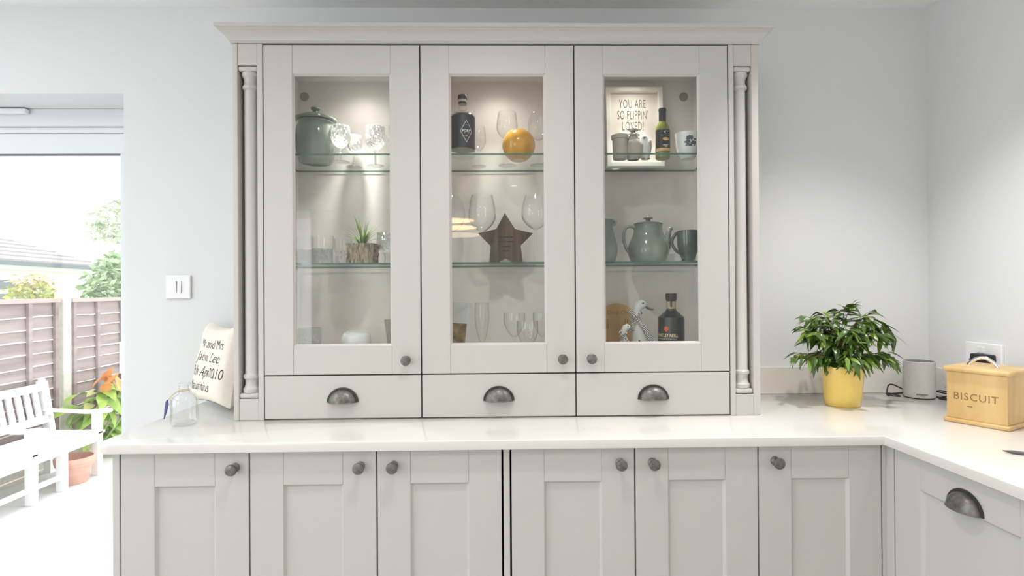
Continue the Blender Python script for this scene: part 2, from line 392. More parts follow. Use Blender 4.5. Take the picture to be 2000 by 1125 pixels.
b = MB(); b.lathe([(0, 0), (.05, 0), (.05, -.02), (0, -.025)], (-.42, -4.15, CEIL), 24); t.part('ceiling_rose', b, 'white_plastic')

# ------------------------------------------------------------------ hardware
def cup_pull(t, parent, loc, rot=0):
    """cup handle: rim plate and quarter-ellipsoid cup, base line at loc, facing -Y before rotz"""
    M = Matrix.Translation(Vector(loc)) @ Matrix.Rotation(rot, 4, 'Z')
    b = MB(); n = 28
    o = [(.0495*math.cos(PI*i/n), .0465*math.sin(PI*i/n)) for i in range(n+1)]
    b.prism(o, -.004, 0, 'xz', mi=1)
    rx, rz, ry = .043, .0395, .026
    b.grid(lambda u, v: (rx*math.cos(PI*u)*math.cos(v*PI/2), -.0035-ry*math.sin(v*PI/2), rz*math.sin(PI*u)*math.cos(v*PI/2)+.0005), 28, 12)
    b.tube([(rx*math.cos(PI*i/20), -.0035-ry*math.sin(PI*i/20), .0005) for i in range(21)], .0016, 6)
    b.xf(M); return t.part('cup_handle', b, ['pewter', 'pewter_dark'], parent)
def knob(t, parent, x, y, z):
    b = MB(); b.lathe([(0, 0), (.0125, 0), (.0125, .003), (.009, .005), (.0065, .008), (.0065, .017), (.011, .021), (.0152, .0235), (.0158, .0265), (.0145, .0295), (.009, .0315), (0, .032)], (x, y, z), 28, '-y')
    return t.part('knob', b, 'pewter', parent)
def bead(b, x0, x1, z0, z1, y0, y1, w=.006):
    P = [(x0, y0, z0), (x1, y0, z0), (x1, y0, z1), (x0, y0, z1), (x0+w, y1, z0+w), (x1-w, y1, z0+w), (x1-w, y1, z1-w), (x0+w, y1, z1-w)]
    b.add(P, [(0, 1, 5, 4), (1, 2, 6, 5), (2, 3, 7, 6), (3, 0, 4, 7)])
def frame_door(b, x0, x1, z0, z1, yf, th=.02, st=.09, rail=.09, botrail=None):
    br = botrail or rail; g = .0003
    b.box(x0, x0+st, yf, yf+th, z0, z1, .0014); b.box(x1-st, x1, yf, yf+th, z0, z1, .0014)
    b.box(x0+st+g, x1-st-g, yf+.0004, yf+th, z1-rail, z1, .0012); b.box(x0+st+g, x1-st-g, yf+.0004, yf+th, z0, z0+br, .0012)
    bead(b, x0+st, x1-st, z0+br, z1-rail, yf+.0012, yf+.0085)

# ------------------------------------------------------------------ the dresser: three glazed cabinets
YD = -.368
GZ0, GZ1, DZ0, DZ1 = 1.0525, 2.0925, .9145, 1.0485
SH1, SH2, FLR = 1.752, 1.400, 1.068
def glazed(idx, xd0, xd1, xi0, xi1, side0, side1, label, knobx, puck):
    cx = (xd0+xd1)/2
    t = T('glazed_cabinet', label, 'cabinet', (cx, -.17, .91), 'glazed dresser cabinets on the worktop')
    b = MB(); yb, yfc = -.06, -.3465
    b.box(side0, xi0, yfc, -.002, .9105, GZ1+.002); b.box(xi1, side1, yfc, -.002, .9105, GZ1+.002)
    b.box(xi0, xi1, -.078, yb, .93, GZ1+.002); b.box(xi0, xi1, yfc, -.078, 2.0875, GZ1+.002)
    b.box(xi0, xi1, yfc, -.078, 1.04, FLR); b.box(xi0, xi1, yfc, -.078, .9105, .925)
    t.part('body', b, 'carcass')
    b = MB(); b.box(xi0, xi1, yfc-.0012, yfc, 1.041, 1.06); b.box(side0, xi0+.002, yfc-.0012, yfc, .9105, GZ1); b.box(xi1-.002, side1, yfc-.0012, yfc, .9105, GZ1); t.part('gap_shade_edge', b, 'shadow_gap')  # dark strips painting the shade seen through the gaps round the doors
    for zz in (SH1, SH2):
        b = MB(); b.box(xi0+.002, xi1-.002, -.335, -.082, zz, zz+.006)
        for k, f in enumerate(b.f):
            n = (b.v[f[1]]-b.v[f[0]]).cross(b.v[f[2]]-b.v[f[0]])
            if abs(n.z) < max(abs(n.x), abs(n.y)): b.m[k] = 1
        s_ = t.part('glass_shelf', b, ['shelf_glass', 'shelf_edge'])
        for xx in (xi0, xi1):
            for yy in (-.3, -.12):
                b = MB(); sg = 1 if xx == xi0 else -1
                b.lathe([(0, 0), (.0035, 0), (.0035, .009), (0, .009)], (xx+(.009 if sg > 0 else 0), yy, zz-.0042), 10, '-x'); t.part('shelf_pin', b, 'chrome', s_)
    # door
    b = MB(); frame_door(b, xd0, xd1, GZ0, GZ1, YD)
    d = t.part('door', b, 'cabinet_paint')
    b = MB(); b.box(xd0+.088, xd1-.088, YD+.0105, YD+.0145, GZ0+.088, GZ1-.088); t.part('pane', b, 'pane_glass', d)
    knob(t, d, knobx, YD, 1.097)
    # drawer
    b = MB(); b.box(xd0, xd1, YD, YD+.02, DZ0, DZ1, .0016); dr = t.part('drawer', b, 'cabinet_paint')
    cup_pull(t, dr, (cx-.001, YD, .9655))
    # puck light in the ceiling of the cabinet
    b = MB(); b.lathe([(.026, 0), (.03, 0), (.03, -.004), (.026, -.005)], (cx, -.2, 2.0875), 24); pk = t.part('puck_light', b, 'chrome')
    b = MB(); b.lathe([(0, -.002), (.026, -.002)], (cx, -.2, 2.0875), 20); t.part('lens', b, 'lamp_disc', pk)
    for nm, en, ang, bl in (('puck_glow', puck[0], 150, 1.0), ('puck_beam', puck[1], 62, .9)):
        l = bpy.data.lights.new(nm, 'SPOT'); l.energy = en; l.spot_size = math.radians(ang); l.spot_blend = bl; l.shadow_soft_size = .022; l.color = (1, .955, .89)
        o = bpy.data.objects.new(nm, l); COL.objects.link(o); o.parent = t.e; o.location = Vector((cx, -.2, 2.078))-t.loc
    return t
cabA = glazed(0, -.729, -.2395, -.724, -.2465, -.742, -.2378, 'left glazed cabinet with the green lidded jar and grass plant inside', -.2837, (2.5, 27))
cabB = glazed(1, -.2355, .250, -.2285, .243, -.2372, .2517, 'middle glazed cabinet holding the yellow ball and wooden star', .208, (2.5, 10))
cabC = glazed(2, .254, .7435, .261, .738, .2523, .756, 'right glazed cabinet holding the framed print and green teapot', .299, (2.3, 11))
for tt, xx in ((cabA, -.627),):
    b = MB(); b.lathe([(0, 0), (.0165, 0), (.0165, .0015), (0, .0015)], (-.7005, -.0781, 2.031), 28, '-y'); tt.part('cap', b, 'cap_grey', label='round grey cover cap')
b = MB(); b.lathe([(0, 0), (.0165, 0), (.0165, .0015), (0, .0015)], (.703, -.0781, 2.031), 28, '-y'); cabC.part('cap', b, 'cap_grey', label='round grey cover cap')

# pilasters with a turned column in a recess
def pilaster(o0, o1, i0, i1, label):
    """o0..o1 outer stile, i0..i1 inner stile (x)"""
    cx = (o0+i1)/2; L = o0 < i0
    t = T('pilaster', label, 'pilaster', (cx, -.17, .91), 'column pilasters on the dresser ends')
    ra, rb = (o1, i0) if L else (i1, o0); rc = (ra+rb)/2
    b = MB(); b.box(o0 if L else ra-.004, rb+.004 if L else o1, -.306, -.298, .9105, 2.0965); t.part('back_board', b, 'cabinet_paint')
    b = MB(); b.box(o0, o1, YD, -.306, .9105, 2.0965, .0018)
    sx = o0 if L else o1-.016
    b.box(sx, sx+.016, -.2985, -.002, .9105, 2.0965); t.part('outer_stile', b, 'cabinet_paint')
    b = MB(); b.box(i0, i1, YD, -.35, .9105, 2.0965, .0014); t.part('inner_stile', b, 'cabinet_paint')
    b = MB(); b.box(ra+.0004, rb-.0004, YD+.0015, -.306, 2.029, 2.0962, .001); t.part('top_block', b, 'cabinet_paint')
    b = MB(); b.box(ra+.0004, rb-.0004, YD+.0015, -.306, .9108, .978, .001); t.part('bottom_block', b, 'cabinet_paint')
    for z in (2.012, .9795):
        b = MB(); b.box(ra+.0005, rb-.0005, YD+.003, -.306, z, z+.0155, .005, seg=3); t.part('moulding', b, 'cabinet_paint')
    prof = [(0, .9955), (.0265, .9955), (.028, 1.0), (.028, 1.008), (.024, 1.0125), (.0215, 1.02), (.021, 1.03), (.0225, 1.038), (.0265, 1.042), (.0268, 1.05), (.0235, 1.053), (.0215, 1.057)]
    prof += [(.0207, 1.5), (.0205, 1.955), (.0235, 1.958), (.026, 1.961), (.026, 1.968), (.022, 1.972), (.0205, 1.98), (.0215, 1.992), (.025, 1.9975), (.0275, 2.001), (.0275, 2.008), (.026, 2.0115), (0, 2.0115)]
    b = MB(); b.lathe(prof, (rc, -.338, 0), 32); t.part('column', b, 'cabinet_paint')
pilaster(-.826, -.810, -.7493, -.7325, 'left end pilaster with turned column beside the patio door')
pilaster(.8216, .8435, .7475, .7638, 'right end pilaster with turned column beside the potted plant')
# cornice, mitred round three sides
prof = [(0, 2.0972), (.003, 2.0972), (.003, 2.102), (.006, 2.1035), (.0075, 2.108), (.011, 2.1145), (.0165, 2.1205), (.022, 2.1245), (.024, 2.1255), (.024, 2.1285), (.028, 2.130), (.0285, 2.1335), (.0355, 2.135), (.0365, 2.137), (.0365, 2.1465), (0, 2.1475)]
b = MB(); x0, x1, yf = -.828, .8455, -.369; rows = []
for o_, z in prof: rows.append([(x0-o_, -.001, z), (x0-o_, yf-o_, z), (x1+o_, yf-o_, z), (x1+o_, -.001, z)])
vs_ = [p for r_ in rows for p in r_]; fs_ = []
for i in range(len(rows)-1):
    for k in range(3): a = i*4+k; fs_.append((a, a+1, a+5, a+4))
n = len(rows)-1; fs_.append((n*4, n*4+1, n*4+2, n*4+3)); fs_.append((3, 2, 1, 0))
b.add(vs_, fs_); solo('cornice', b, 'cabinet_paint', 'moulded grey cornice running along the top of the dresser', 'cornice', loc=(0, -.2, 2.097))

# ------------------------------------------------------------------ base units
YB = -.602; ZT, ZB0 = .8785, .15
def base_unit(x0, x1, doors, label):
    cx = (x0+x1)/2
    t = T('base_cabinet', label, 'cabinet', (cx, -.3, 0), 'shaker base cabinets under the worktop')
    b = MB(); b.box(x0, x0+.016, YB+.024, -.03, .14, .882); b.box(x1-.016, x1, YB+.024, -.03, .14, .882); b.box(x0+.016, x1-.016, YB+.024, -.03, .14, .158); b.box(x0+.016, x1-.016, -.05, -.03, .158, .882); b.box(x0+.016, x1-.016, YB+.024, -.05, .866, .882)
    b.box(x0+.016, x1-.016, YB+.075, -.05, 0, .14)
    t.part('body', b, 'shadow_gap')
    for (d0, d1, kx) in doors:
        b = MB(); frame_door(b, d0, d1, ZB0, ZT, YB); d = t.part('door', b, 'cabinet_paint')
        b = MB(); b.box(d0+.086, d1-.086, YB+.0085, YB+.0155, ZB0+.086, ZT-.086); t.part('panel', b, 'cabinet_paint', d)
        knob(t, d, kx, YB, .8385)
base_unit(-1.0205, -.6745, [(-1.0182, -.6762, -.7118)], 'single door base cabinet at the patio door end')
base_unit(-.6735, .0125, [(-.6720, -.3310, -.3733), (-.3272, .0115, -.2835)], 'double door base cabinet under the left glazed cabinets')
base_unit(.0375, .7210, [(.0389, .3770, .3370), (.3810, .7197, .4270)], 'double door base cabinet under the right glazed cabinet')
base_unit(.7222, 1.0660, [(.7237, 1.0651, .7675)], 'single door base cabinet in the inner corner')
b = MB(); b.box(.0168, .0338, YB-.0005, -.05, .1, .8825, .001); solo('filler_strip', b, 'cabinet_paint', 'narrow grey filler strip between the two double base cabinets', 'filler strip', loc=(.025, -.3, .1))
b = MB(); b.box(-1.0412, -1.0222, YB, -.002, 0, .8828, .0012); solo('end_panel', b, 'cabinet_paint', 'grey end panel closing the base run beside the patio', 'panel', loc=(-1.03, -.3, 0))
b = MB(); b.box(1.0692, 1.0806, YB+.001, YB+.02, .1, .8825, .001); b.box(1.0806, 1.0985, -.6285, YB+.02, .1, .8825, .001); solo('corner_post', b, 'cabinet_paint', 'narrow grey corner post where the two base runs meet', 'corner post', loc=(1.08, -.61, .1))
def side_unit(y0, y1, label, hy):
    """right-hand run, fronts face -X; built facing -Y then turned"""
    t = T('base_cabinet', label, 'cabinet', (1.38, (y0+y1)/2, 0), 'cup-handled base cabinets on the right run')
    b = MB(); b.box(1.105, 1.66, y1, y0, .14, .882); b.box(1.16, 1.66, y1, y0, 0, .14); t.part('body', b, 'shadow_gap')
    # local door coordinates: x_local -> -Y
    M = Matrix(((0, 1, 0, 1.081), (-1, 0, 0, 0), (0, 0, 1, 0), (0, 0, 0, 1)))
    b = MB(); frame_door(b, -y0+.002, -y1-.002, ZB0, ZT, 0, .02, .09, .082, .09); b.xf(M); d = t.part('door', b, 'cabinet_paint')
    b = MB(); b.box(-y0+.088, -y1-.088, .0085, .0155, ZB0+.086, ZT-.078); b.xf(M); t.part('panel', b, 'cabinet_paint', d)
    cup_pull(t, d, (1.081, hy, .801), -PI/2)
side_unit(-.630, -1.082, 'base cabinet front with dark cup handle on the right run', -.857)
side_unit(-1.084, -1.68, 'wide base cabinet further along the right run, nearest the viewer', -1.382)

# worktop: one continuous L-shaped slab
def worktop():
    x0, x1, yf, xr, yend = -1.0803, 1.683, -.6245, 1.0595, -2.25
    poly = [(x0, -.001)]
    r_ = .045
    for i in range(9):
        a = PI+PI/2*i/8; poly.append((x0+r_+r_*math.cos(a), yf+r_+r_*math.sin(a)))
    poly += [(xr, yf), (xr, yend), (x1, yend), (x1, -.001)]
    bm = bmesh.new(); lo = [bm.verts.new((x, y, .8836)) for x, y in poly]; hi = [bm.verts.new((x, y, .91)) for x, y in poly]
    bm.faces.new(lo[::-1]); bm.faces.new(hi); n = len(poly)
    for i in range(n): bm.faces.new((lo[i], lo[(i+1) % n], hi[(i+1) % n], hi[i]))
    bmesh.ops.recalc_face_normals(bm, faces=bm.faces[:])
    es = [e for e in bm.edges if abs(e.verts[0].co.z-e.verts[1].co.z) < 1e-6]
    bmesh.ops.bevel(bm, geom=es, offset=.0025, segments=3, profile=.5, affect='EDGES')
    b = MB(); b.bm(bm, 0, True); bm.free()
    return solo('worktop', b, 'quartz', 'white quartz worktop running round the corner', 'worktop', loc=(0, -.3, .8836), sharp=50)
worktop()
b = MB(); b.box(.8455, 1.6625, -.02, -.001, .9102, 1.0128, .0015); solo('upstand', b, 'quartz', 'low white quartz upstand behind the potted plant', 'upstand', 'quartz upstands', loc=(1.25, -.01, .91))
b = MB(); b.box(1.663, 1.683, -2.25, -.001, .9102, 1.0128, .0015); solo('upstand', b, 'quartz', 'low white quartz upstand along the right wall behind the biscuit box', 'upstand', 'quartz upstands', loc=(1.673, -1.1, .91))

# wall switch and socket
t = T('light_switch', 'square white double light switch on the wall beside the dresser', 'light switch', (-1.204, -.0, 1.291))
b = MB(); b.box(-1.250, -1.158, -.0095, -.0005, 1.2905, 1.3795, .0025); t.part('plate', b, 'white_plastic')
for i, (x0_, tilt) in enumerate(((-1.2205, 1), (-1.2015, -1))):
    b = MB(); b.prism([(-.0098, 1.314), (-.0098, 1.357), (-.0098-(.005 if tilt > 0 else .0012), 1.357), (-.0098-(.0012 if tilt > 0 else .005), 1.314)], x0_, x0_+.011, 'yz'); t.part('rocker', b, 'white_plastic')
    b = MB(); b.box(x0_+.0115, x0_+.0127, -.0102, -.0097, 1.314, 1.357); t.part('rocker_gap', b, 'socket_grey')
t = T('power_socket', 'white double wall socket behind the biscuit box', 'socket', (1.684, -.25, 1.036))
b = MB(); b.box(1.674, 1.6838, -.3185, -.1785, 1.034, 1.122, .0025); t.part('plate', b, 'white_plastic')
for y_ in (-.232, -.249):
    b = MB(); b.box(1.6705, 1.6745, y_-.0055, y_+.0055, 1.088, 1.108, .001); t.part('rocker', b, 'white_plastic')
    b = MB(); b.box(1.6735, 1.6745, y_+.006, y_+.0075, 1.088, 1.108); t.part('rocker_gap', b, 'socket_grey')
b = MB(); b.box(1.6732, 1.6742, -.2, -.194, 1.057, 1.064); t.part('screw_hole', b, 'socket_grey')
b = MB(); b.box(1.640, 1.6735, -.302, -.232, 1.038, 1.087, .006, seg=3); solo('plug_adapter', b, 'black_plastic', 'black plug adapter pushed into the wall socket', 'plug', loc=(1.657, -.267, 1.038))

# ------------------------------------------------------------------ glassware
def cyl(cx, cy, r, a0=0.0, off=.0004):
    """wrap flat print (x, z) round an upright cylinder, a0 = where x=0 faces (0 is towards -Y)"""
    return lambda x, z: (cx+(r+off)*math.sin(a0+x/r), cy-(r+off)*math.cos(a0+x/r), z)
def bowlprof(h0, hb, rb, rr, n=14, peak=.42, r0=.005):
    o = []
    for i in range(n+1):
        t_ = i/n
        if t_ < peak: r_ = r0+(rb-r0)*math.sin(PI/2*(t_/peak))**.8
        else: r_ = rb+(rr-rb)*(1-math.cos(PI/2*(t_-peak)/(1-peak)))
        o.append((r_, h0+hb*t_))
    return o
def wineglass(x, y, z, h, rb, hb, rr, label, m='clear_glass', rf=.032, name='wine_glass', grp=None, stemm='clear_glass', peak=.42):
    t = T(name, label, 'glass', (x, y, z), grp)
    o = bowlprof(h-hb, hb, rb, rr, peak=peak); i_ = [(max(r_-.0013, .0005), z_+(.003 if k == 0 else 0)) for k, (r_, z_) in enumerate(o)]
    b = MB(); b.lathe(o+[(o[-1][0]-.0006, o[-1][1]+.0007)]+i_[::-1], (x, y, z), 32); t.part('bowl', b, m)
    b = MB(); b.lathe([(.006, .0045), (.0038, .012), (.0034, .02), (.0034, max(h-hb-.012, .021)), (.0046, h-hb-.004), (.0062, h-hb+.004)], (x, y, z), 16); t.part('stem', b, stemm)
    b = MB(); b.lathe([(0, 0), (rf, 0), (rf+.0006, .0008), (rf, .0016), (.012, .0034), (.006, .0045), (0, .0045)], (x, y, z), 32); t.part('foot', b, 'clear_glass')
    return t
def tumbler(x, y, z, h, r_, label, m='crystal', flare=1.08, grp=None, rm='clear_glass'):
    t = T('tumbler', label, 'glass', (x, y, z), grp)
    b = MB(); b.lathe([(0, 0), (r_*.92, 0), (r_, .003), (r_*1.0, h*.5), (r_*flare, h*.55), ], (x, y, z), 32); b.lathe([(r_*flare-.002, h*.55), (r_-.003, h*.18), (0, h*.16)], (x, y, z), 32); t.part('cut_base', b, m)
    b = MB(); b.lathe([(r_*flare, h*.55), (r_*flare*1.03, h), (r_*flare*1.03-.0015, h+.0006), (r_*flare*1.03-.0022, h), (r_*flare-.002, h*.55)], (x, y, z), 32); t.part('rim', b, rm)
    return t
S1, S2 = SH1+.006, SH2+.006
# left cabinet, top shelf
t = T('storage_jar', 'sage green lidded ceramic jar on the top left glass shelf', 'jar', (-.620, -.2, S1))
b = MB(); b.lathe([(0, 0), (.05, 0), (.055, .003), (.062, .02), (.066, .05), (.0675, .085), (.066, .115), (.061, .132), (.0595, .137), (.0615, .141), (.0575, .1435), (.05, .1435)], (-.62, -.2, S1), 48); t.part('body', b, 'green_glaze')
b = MB(); b.lathe([(.058, .1438), (.067, .1448), (.0698, .148), (.0695, .152), (.06, .158), (.04, .166), (.022, .1705), (.0125, .173), (0, .173)], (-.62, -.2, S1), 48); lid = t.part('lid', b, 'green_glaze')
b = MB(); b.lathe([(.010, .1725), (.0085, .178), (.012, .182), (.0165, .186), (.017, .19), (.013, .1945), (.006, .1965), (0, .1968)], (-.62, -.2, S1), 32); t.part('lid_knob', b, 'green_glaze', lid)
G1 = 'cut crystal goblets on the top left shelf'
wineglass(-.531, -.215, S1, .122, .034, .075, .031, 'cut crystal goblet standing right beside the green lidded jar', 'crystal', .03, 'crystal_goblet', G1, 'crystal', .5)
wineglass(-.506, -.135, S1, .112, .03, .066, .028, 'cut crystal goblet behind the one touching the green jar', 'crystal', .028, 'crystal_goblet', G1, 'crystal', .5)
wineglass(-.425, -.155, S1, .138, .034, .083, .033, 'tall cut crystal goblet near the right end of the top left shelf', 'crystal', .03, 'crystal_goblet', G1, 'crystal', .4)
wineglass(-.345, -.16, S1, .136, .034, .08, .033, 'cut crystal goblet half hidden at the right edge of the top left shelf', 'crystal', .03, 'crystal_goblet', G1, 'crystal', .4)
# left cabinet, second shelf
G2 = 'crystal tumblers on the lower left shelf'
tumbler(-.662, -.2, S2, .096, .0285, 'crystal tumbler at the far left of the lower left shelf', grp=G2)
tumbler(-.588, -.235, S2, .096, .034, 'crystal tumbler second from the left on the lower left shelf', grp=G2)
tumbler(-.542, -.15, S2, .094, .028, 'crystal tumbler directly left of the bark covered pot', grp=G2)
wineglass(-.383, -.2, S2, .11, .03, .072, .028, 'cut crystal goblet to the right of the bark covered grass pot', 'crystal', .028, 'crystal_goblet', None, 'crystal', .45)
t = T('potted_grass', 'artificial spiky grass in a bark covered block pot', 'plant', (-.452, -.235, S2))
b = MB(); rr_ = random.Random(3); b.grid(lambda u, v: (-.452+(.0475+.003*math.sin(u*2*PI*9+v*7)+.002*math.sin(u*40+v*23))*math.copysign(abs(math.cos(u*2*PI))**.45, math.cos(u*2*PI)), -.235+(.04+.003*math.sin(u*2*PI*7+v*9))*math.copysign(abs(math.sin(u*2*PI))**.45, math.sin(u*2*PI)), S2+v*.069), 72, 8)
b.add([(-.452+.046*math.copysign(abs(math.cos(k*PI/18))**.45, math.cos(k*PI/18)), -.235+.039*math.copysign(abs(math.sin(k*PI/18))**.45, math.sin(k*PI/18)), S2+.067) for k in range(36)], [list(range(36))]); t.part('pot', b, 'bark')
for i in range(46):
    a = R.uniform(0, 2*PI); ln = R.uniform(.06, .118); sp = R.uniform(.1, 1.0); lean = ln*(.15+.75*sp); up = ln*(1.15-.6*sp); w_ = R.uniform(.0036, .0052)
    px, py = -.452+.012*math.cos(a)*sp, -.235+.01*math.sin(a)*sp; dx, dy = math.cos(a), math.sin(a)*.55
    vs_ = []; fs_ = []
    for k in range(6):
        q = k/5; ww = w_*(1-q**1.6)+.0002; cx_, cy_, cz_ = px+dx*lean*q**1.5, py+dy*lean*q**1.5, S2+.063+up*q-(.02*sp*q**3)
        vs_ += [(cx_-dy*ww-.3*ww, cy_+dx*ww, cz_), (cx_, cy_-.001, cz_-.0008), (cx_+dy*ww+.3*ww, cy_-dx*ww, cz_)]
    for k in range(5):
        o_ = k*3; fs_ += [(o_, o_+1, o_+4, o_+3), (o_+1, o_+2, o_+5, o_+4)]
    b = MB(); b.add(vs_, fs_, 0, True); t.part('leaf', b, 'grass_leaf')
# left cabinet, floor
tumbler(-.645, -.2, FLR, .12, .037, 'wide cut crystal tumbler at the bottom left of the left cabinet', flare=1.02, rm='crystal')
t = T('ceramic_pot', 'white glazed ceramic pot at the bottom of the left cabinet', 'pot', (-.4845, -.2, FLR))
b = MB(); b.lathe([(0, 0), (.04, 0), (.046, .004), (.05, .03), (.051, .075), (.049, .092), (.042, .102), (.034, .105), (.032, .103), (.03, .098), (.03, .02), (0, .02)], (-.4845, -.2, FLR), 48); t.part('body', b, 'white_ceramic')
b = MB(); b.lathe([(.0305, .1035), (.036, .1048), (.036, .1062), (.03, .108), (0, .1085)], (-.4845, -.2, FLR), 40); t.part('lid', b, 'white_ceramic')
b = MB(); M_ = Matrix.Translation((-.352, -.17, FLR)) @ Matrix.Rotation(-.13, 4, 'Y') @ Matrix.Rotation(.5, 4, 'Z')
b.box(-.006, .006, -.06, .06, 0, .15, .001); b.xf(M_); t = T('picture_frame', 'slim picture frame leaning at the bottom right of the left cabinet', 'picture frame', (-.352, -.17, FLR)); t.part('frame', b, 'stone_grey')
b = MB(); b.box(-.0068, -.0061, -.052, .052, .008, .142); b.xf(M_); t.part('glass', b, 'pane_glass')
# middle cabinet, top shelf
px, py = -.1085, -.276
t = T('port_bottle', 'dark port bottle with a diamond label on the top shelf', 'bottle', (px, py, S1))
b = MB(); b.lathe([(0, .001), (.036, 0), (.0405, .004), (.0415, .012), (.0415, .132), (.040, .139), (.033, .145), (.02, .149), (.0142, .153), (.0135, .158), (.0135, .176), (0, .176)], (px, py, S1), 48); t.part('bottle', b, 'clear_glass')
b = MB(); b.lathe([(0, .024), (.0395, .024), (.0402, .027), (.0402, .134), (.037, .139), (.028, .1435), (0, .1435)], (px, py, S1), 48); t.part('wine', b, 'port_liquid')
b = MB(); b.lathe([(.0418, .026), (.0418, .132)], (px, py, S1), 48, a0=-PI*.99, a1=PI*.35); lb = t.part('label', b, 'port_label')
b = MB(); f_ = cyl(px, py, .0419, .36)
def dia(s_, w_, zc, hx=.0155, hz=.0185):
    P = [(0, hz), (hx, 0), (0, -hz), (-hx, 0)]
    for k in range(4):
        (ax, az), (bx_, bz) = P[k], P[(k+1) % 4]
        for q in range(6):
            p0 = (ax+(bx_-ax)*q/6, az+(bz-az)*q/6); p1 = (ax+(bx_-ax)*(q+1)/6, az+(bz-az)*(q+1)/6); n_ = (1-w_/hx)
            b.add([f_(p0[0]*s_, zc+p0[1]*s_), f_(p1[0]*s_, zc+p1[1]*s_), f_(p1[0]*s_*n_, zc+p1[1]*s_*n_), f_(p0[0]*s_*n_, zc+p0[1]*s_*n_)], [(0, 1, 2, 3)])
dia(1.25, .0013, S1+.078, .0165, .0295)
text(b, 'PORT', .0118, lambda x, y: f_(x, S1+.0785+y), bold=.0004)
for k, (w_, z_) in enumerate(((.006, .0965), (.016, .0705))): b.add([f_(-w_/2, S1+z_), f_(w_/2, S1+z_), f_(w_/2, S1+z_+.0016), f_(-w_/2, S1+z_+.0016)], [(0, 1, 2, 3)])
t.part('print', b, 'silver_print', lb)
b = MB()
for k, (w_, z_) in enumerate(((.009, .0635), (.006, .0605))): b.add([f_(-w_/2, S1+z_), f_(w_/2, S1+z_), f_(w_/2, S1+z_+.0018), f_(-w_/2, S1+z_+.0018)], [(0, 1, 2, 3)])
t.part('small_print', b, 'gold_print', lb)
b = MB(); b.lathe([(.0142, .177), (.0142, .1845)], (px, py, S1), 24); t.part('neck_band', b, 'dark_cap')
b = MB(); b.lathe([(.0138, .176), (.0138, .193)], (px, py, S1), 24); t.part('neck_wrap', b, 'cork_band')
b = MB(); b.lathe([(.0143, .1925), (.0155, .194), (.0155, .2055), (.0145, .2075), (0, .208)], (px, py, S1), 28); t.part('stopper', b, 'dark_cap')
t = T('ball_vase', 'round mustard yellow ceramic ball on the top middle shelf', 'vase', (.080, -.233, S1))
pr = [(0, 0), (.026, 0), (.029, .0012)]
for k in range(1, 25):
    a = math.acos(.052/.0565)*0+(.62+(PI-.62)*k/24-PI/2); pr.append((max(.0565*math.cos(a), 0), .0515+.0565*math.sin(a)))
pr = [p_ for p_ in pr if p_[1] > -.0001]
b = MB(); b.lathe(pr[:1]+[(.026, 0)]+[p_ for p_ in pr[3:]], (.080, -.233, S1), 48); t.part('body', b, 'mustard_glaze')
b = MB(); b.lathe([(.0265, .0), (.0265, -.0003), (0, -.0003)], (.080, -.233, S1+.0004), 32); t.part('base', b, 'raw_base')
G3 = 'thin wine glasses in the middle cabinet'
wineglass(.0426, -.155, S1, .19, .038, .098, .031, 'tall thin wine glass behind the mustard ball', grp=G3)
wineglass(.1545, -.155, S1, .187, .038, .098, .031, 'tall thin wine glass right of the mustard ball', grp=G3)
wineglass(-.0585, -.14, S1, .142, .026, .085, .022, 'small stemmed glass half hidden behind the port bottle', grp=G3, rf=.026)
# middle cabinet, second shelf
wineglass(-.046, -.245, S2, .231, .046, .125, .036, 'large wine glass standing left of the wooden star', grp=G3, rf=.036)
wineglass(.136, -.245, S2, .231, .049, .118, .036, 'large balloon wine glass standing right of the wooden star', grp=G3, rf=.036)
wineglass(-.152, -.2, S2, .235, .046, .125, .034, 'balloon wine glass at the left edge of the middle shelf', grp=G3, rf=.036)
t = T('star_ornament', 'dark wooden five pointed star standing on the middle shelf', 'ornament', (.0335, -.19, S2))
P5 = [(.0319, 1.5835), (.0011, 1.5275), (-.0611, 1.5138), (-.0182, 1.4700), (-.0235, 1.4062), (-.001, 1.4062), (.034, 1.4265), (.0715, 1.4062), (.0942, 1.4062), (.0863, 1.4700), (.1295, 1.5125), (.0671, 1.5275)]
P5 = [(x_, z_) for x_, z_ in P5]
bm = bmesh.new(); v0 = [bm.verts.new((x_, -.2, z_)) for x_, z_ in P5]; v1 = [bm.verts.new((x_, -.18, z_)) for x_, z_ in P5]
c0_ = bm.verts.new((.033, -.2, 1.475)); c1_ = bm.verts.new((.033, -.18, 1.475))
for k in range(12): bm.faces.new((c0_, v0[k], v0[(k+1) % 12])); bm.faces.new((c1_, v1[(k+1) % 12], v1[k]))
for k in range(len(P5)): bm.faces.new((v0[k], v0[(k+1) % 12], v1[(k+1) % 12], v1[k]))
bmesh.ops.recalc_face_normals(bm, faces=bm.faces[:])
b = MB(); b.bm(bm); bm.free(); t.part('star', b, 'dark_wood')
b = MB()
for z_, ws in ((1.4975, (.014, .02, .012)), (1.4815, (.018, .006, .02)), (1.4655, (.005, .022)), (1.4495, (.022,))):
    x_ = .0335-(sum(ws)+.004*(len(ws)-1))/2
    for w_ in ws: b.box(x_, x_+w_, -.2007, -.2, z_, z_+.0042); x_ += w_+.004
t.part('engraving', b, 'engraved')
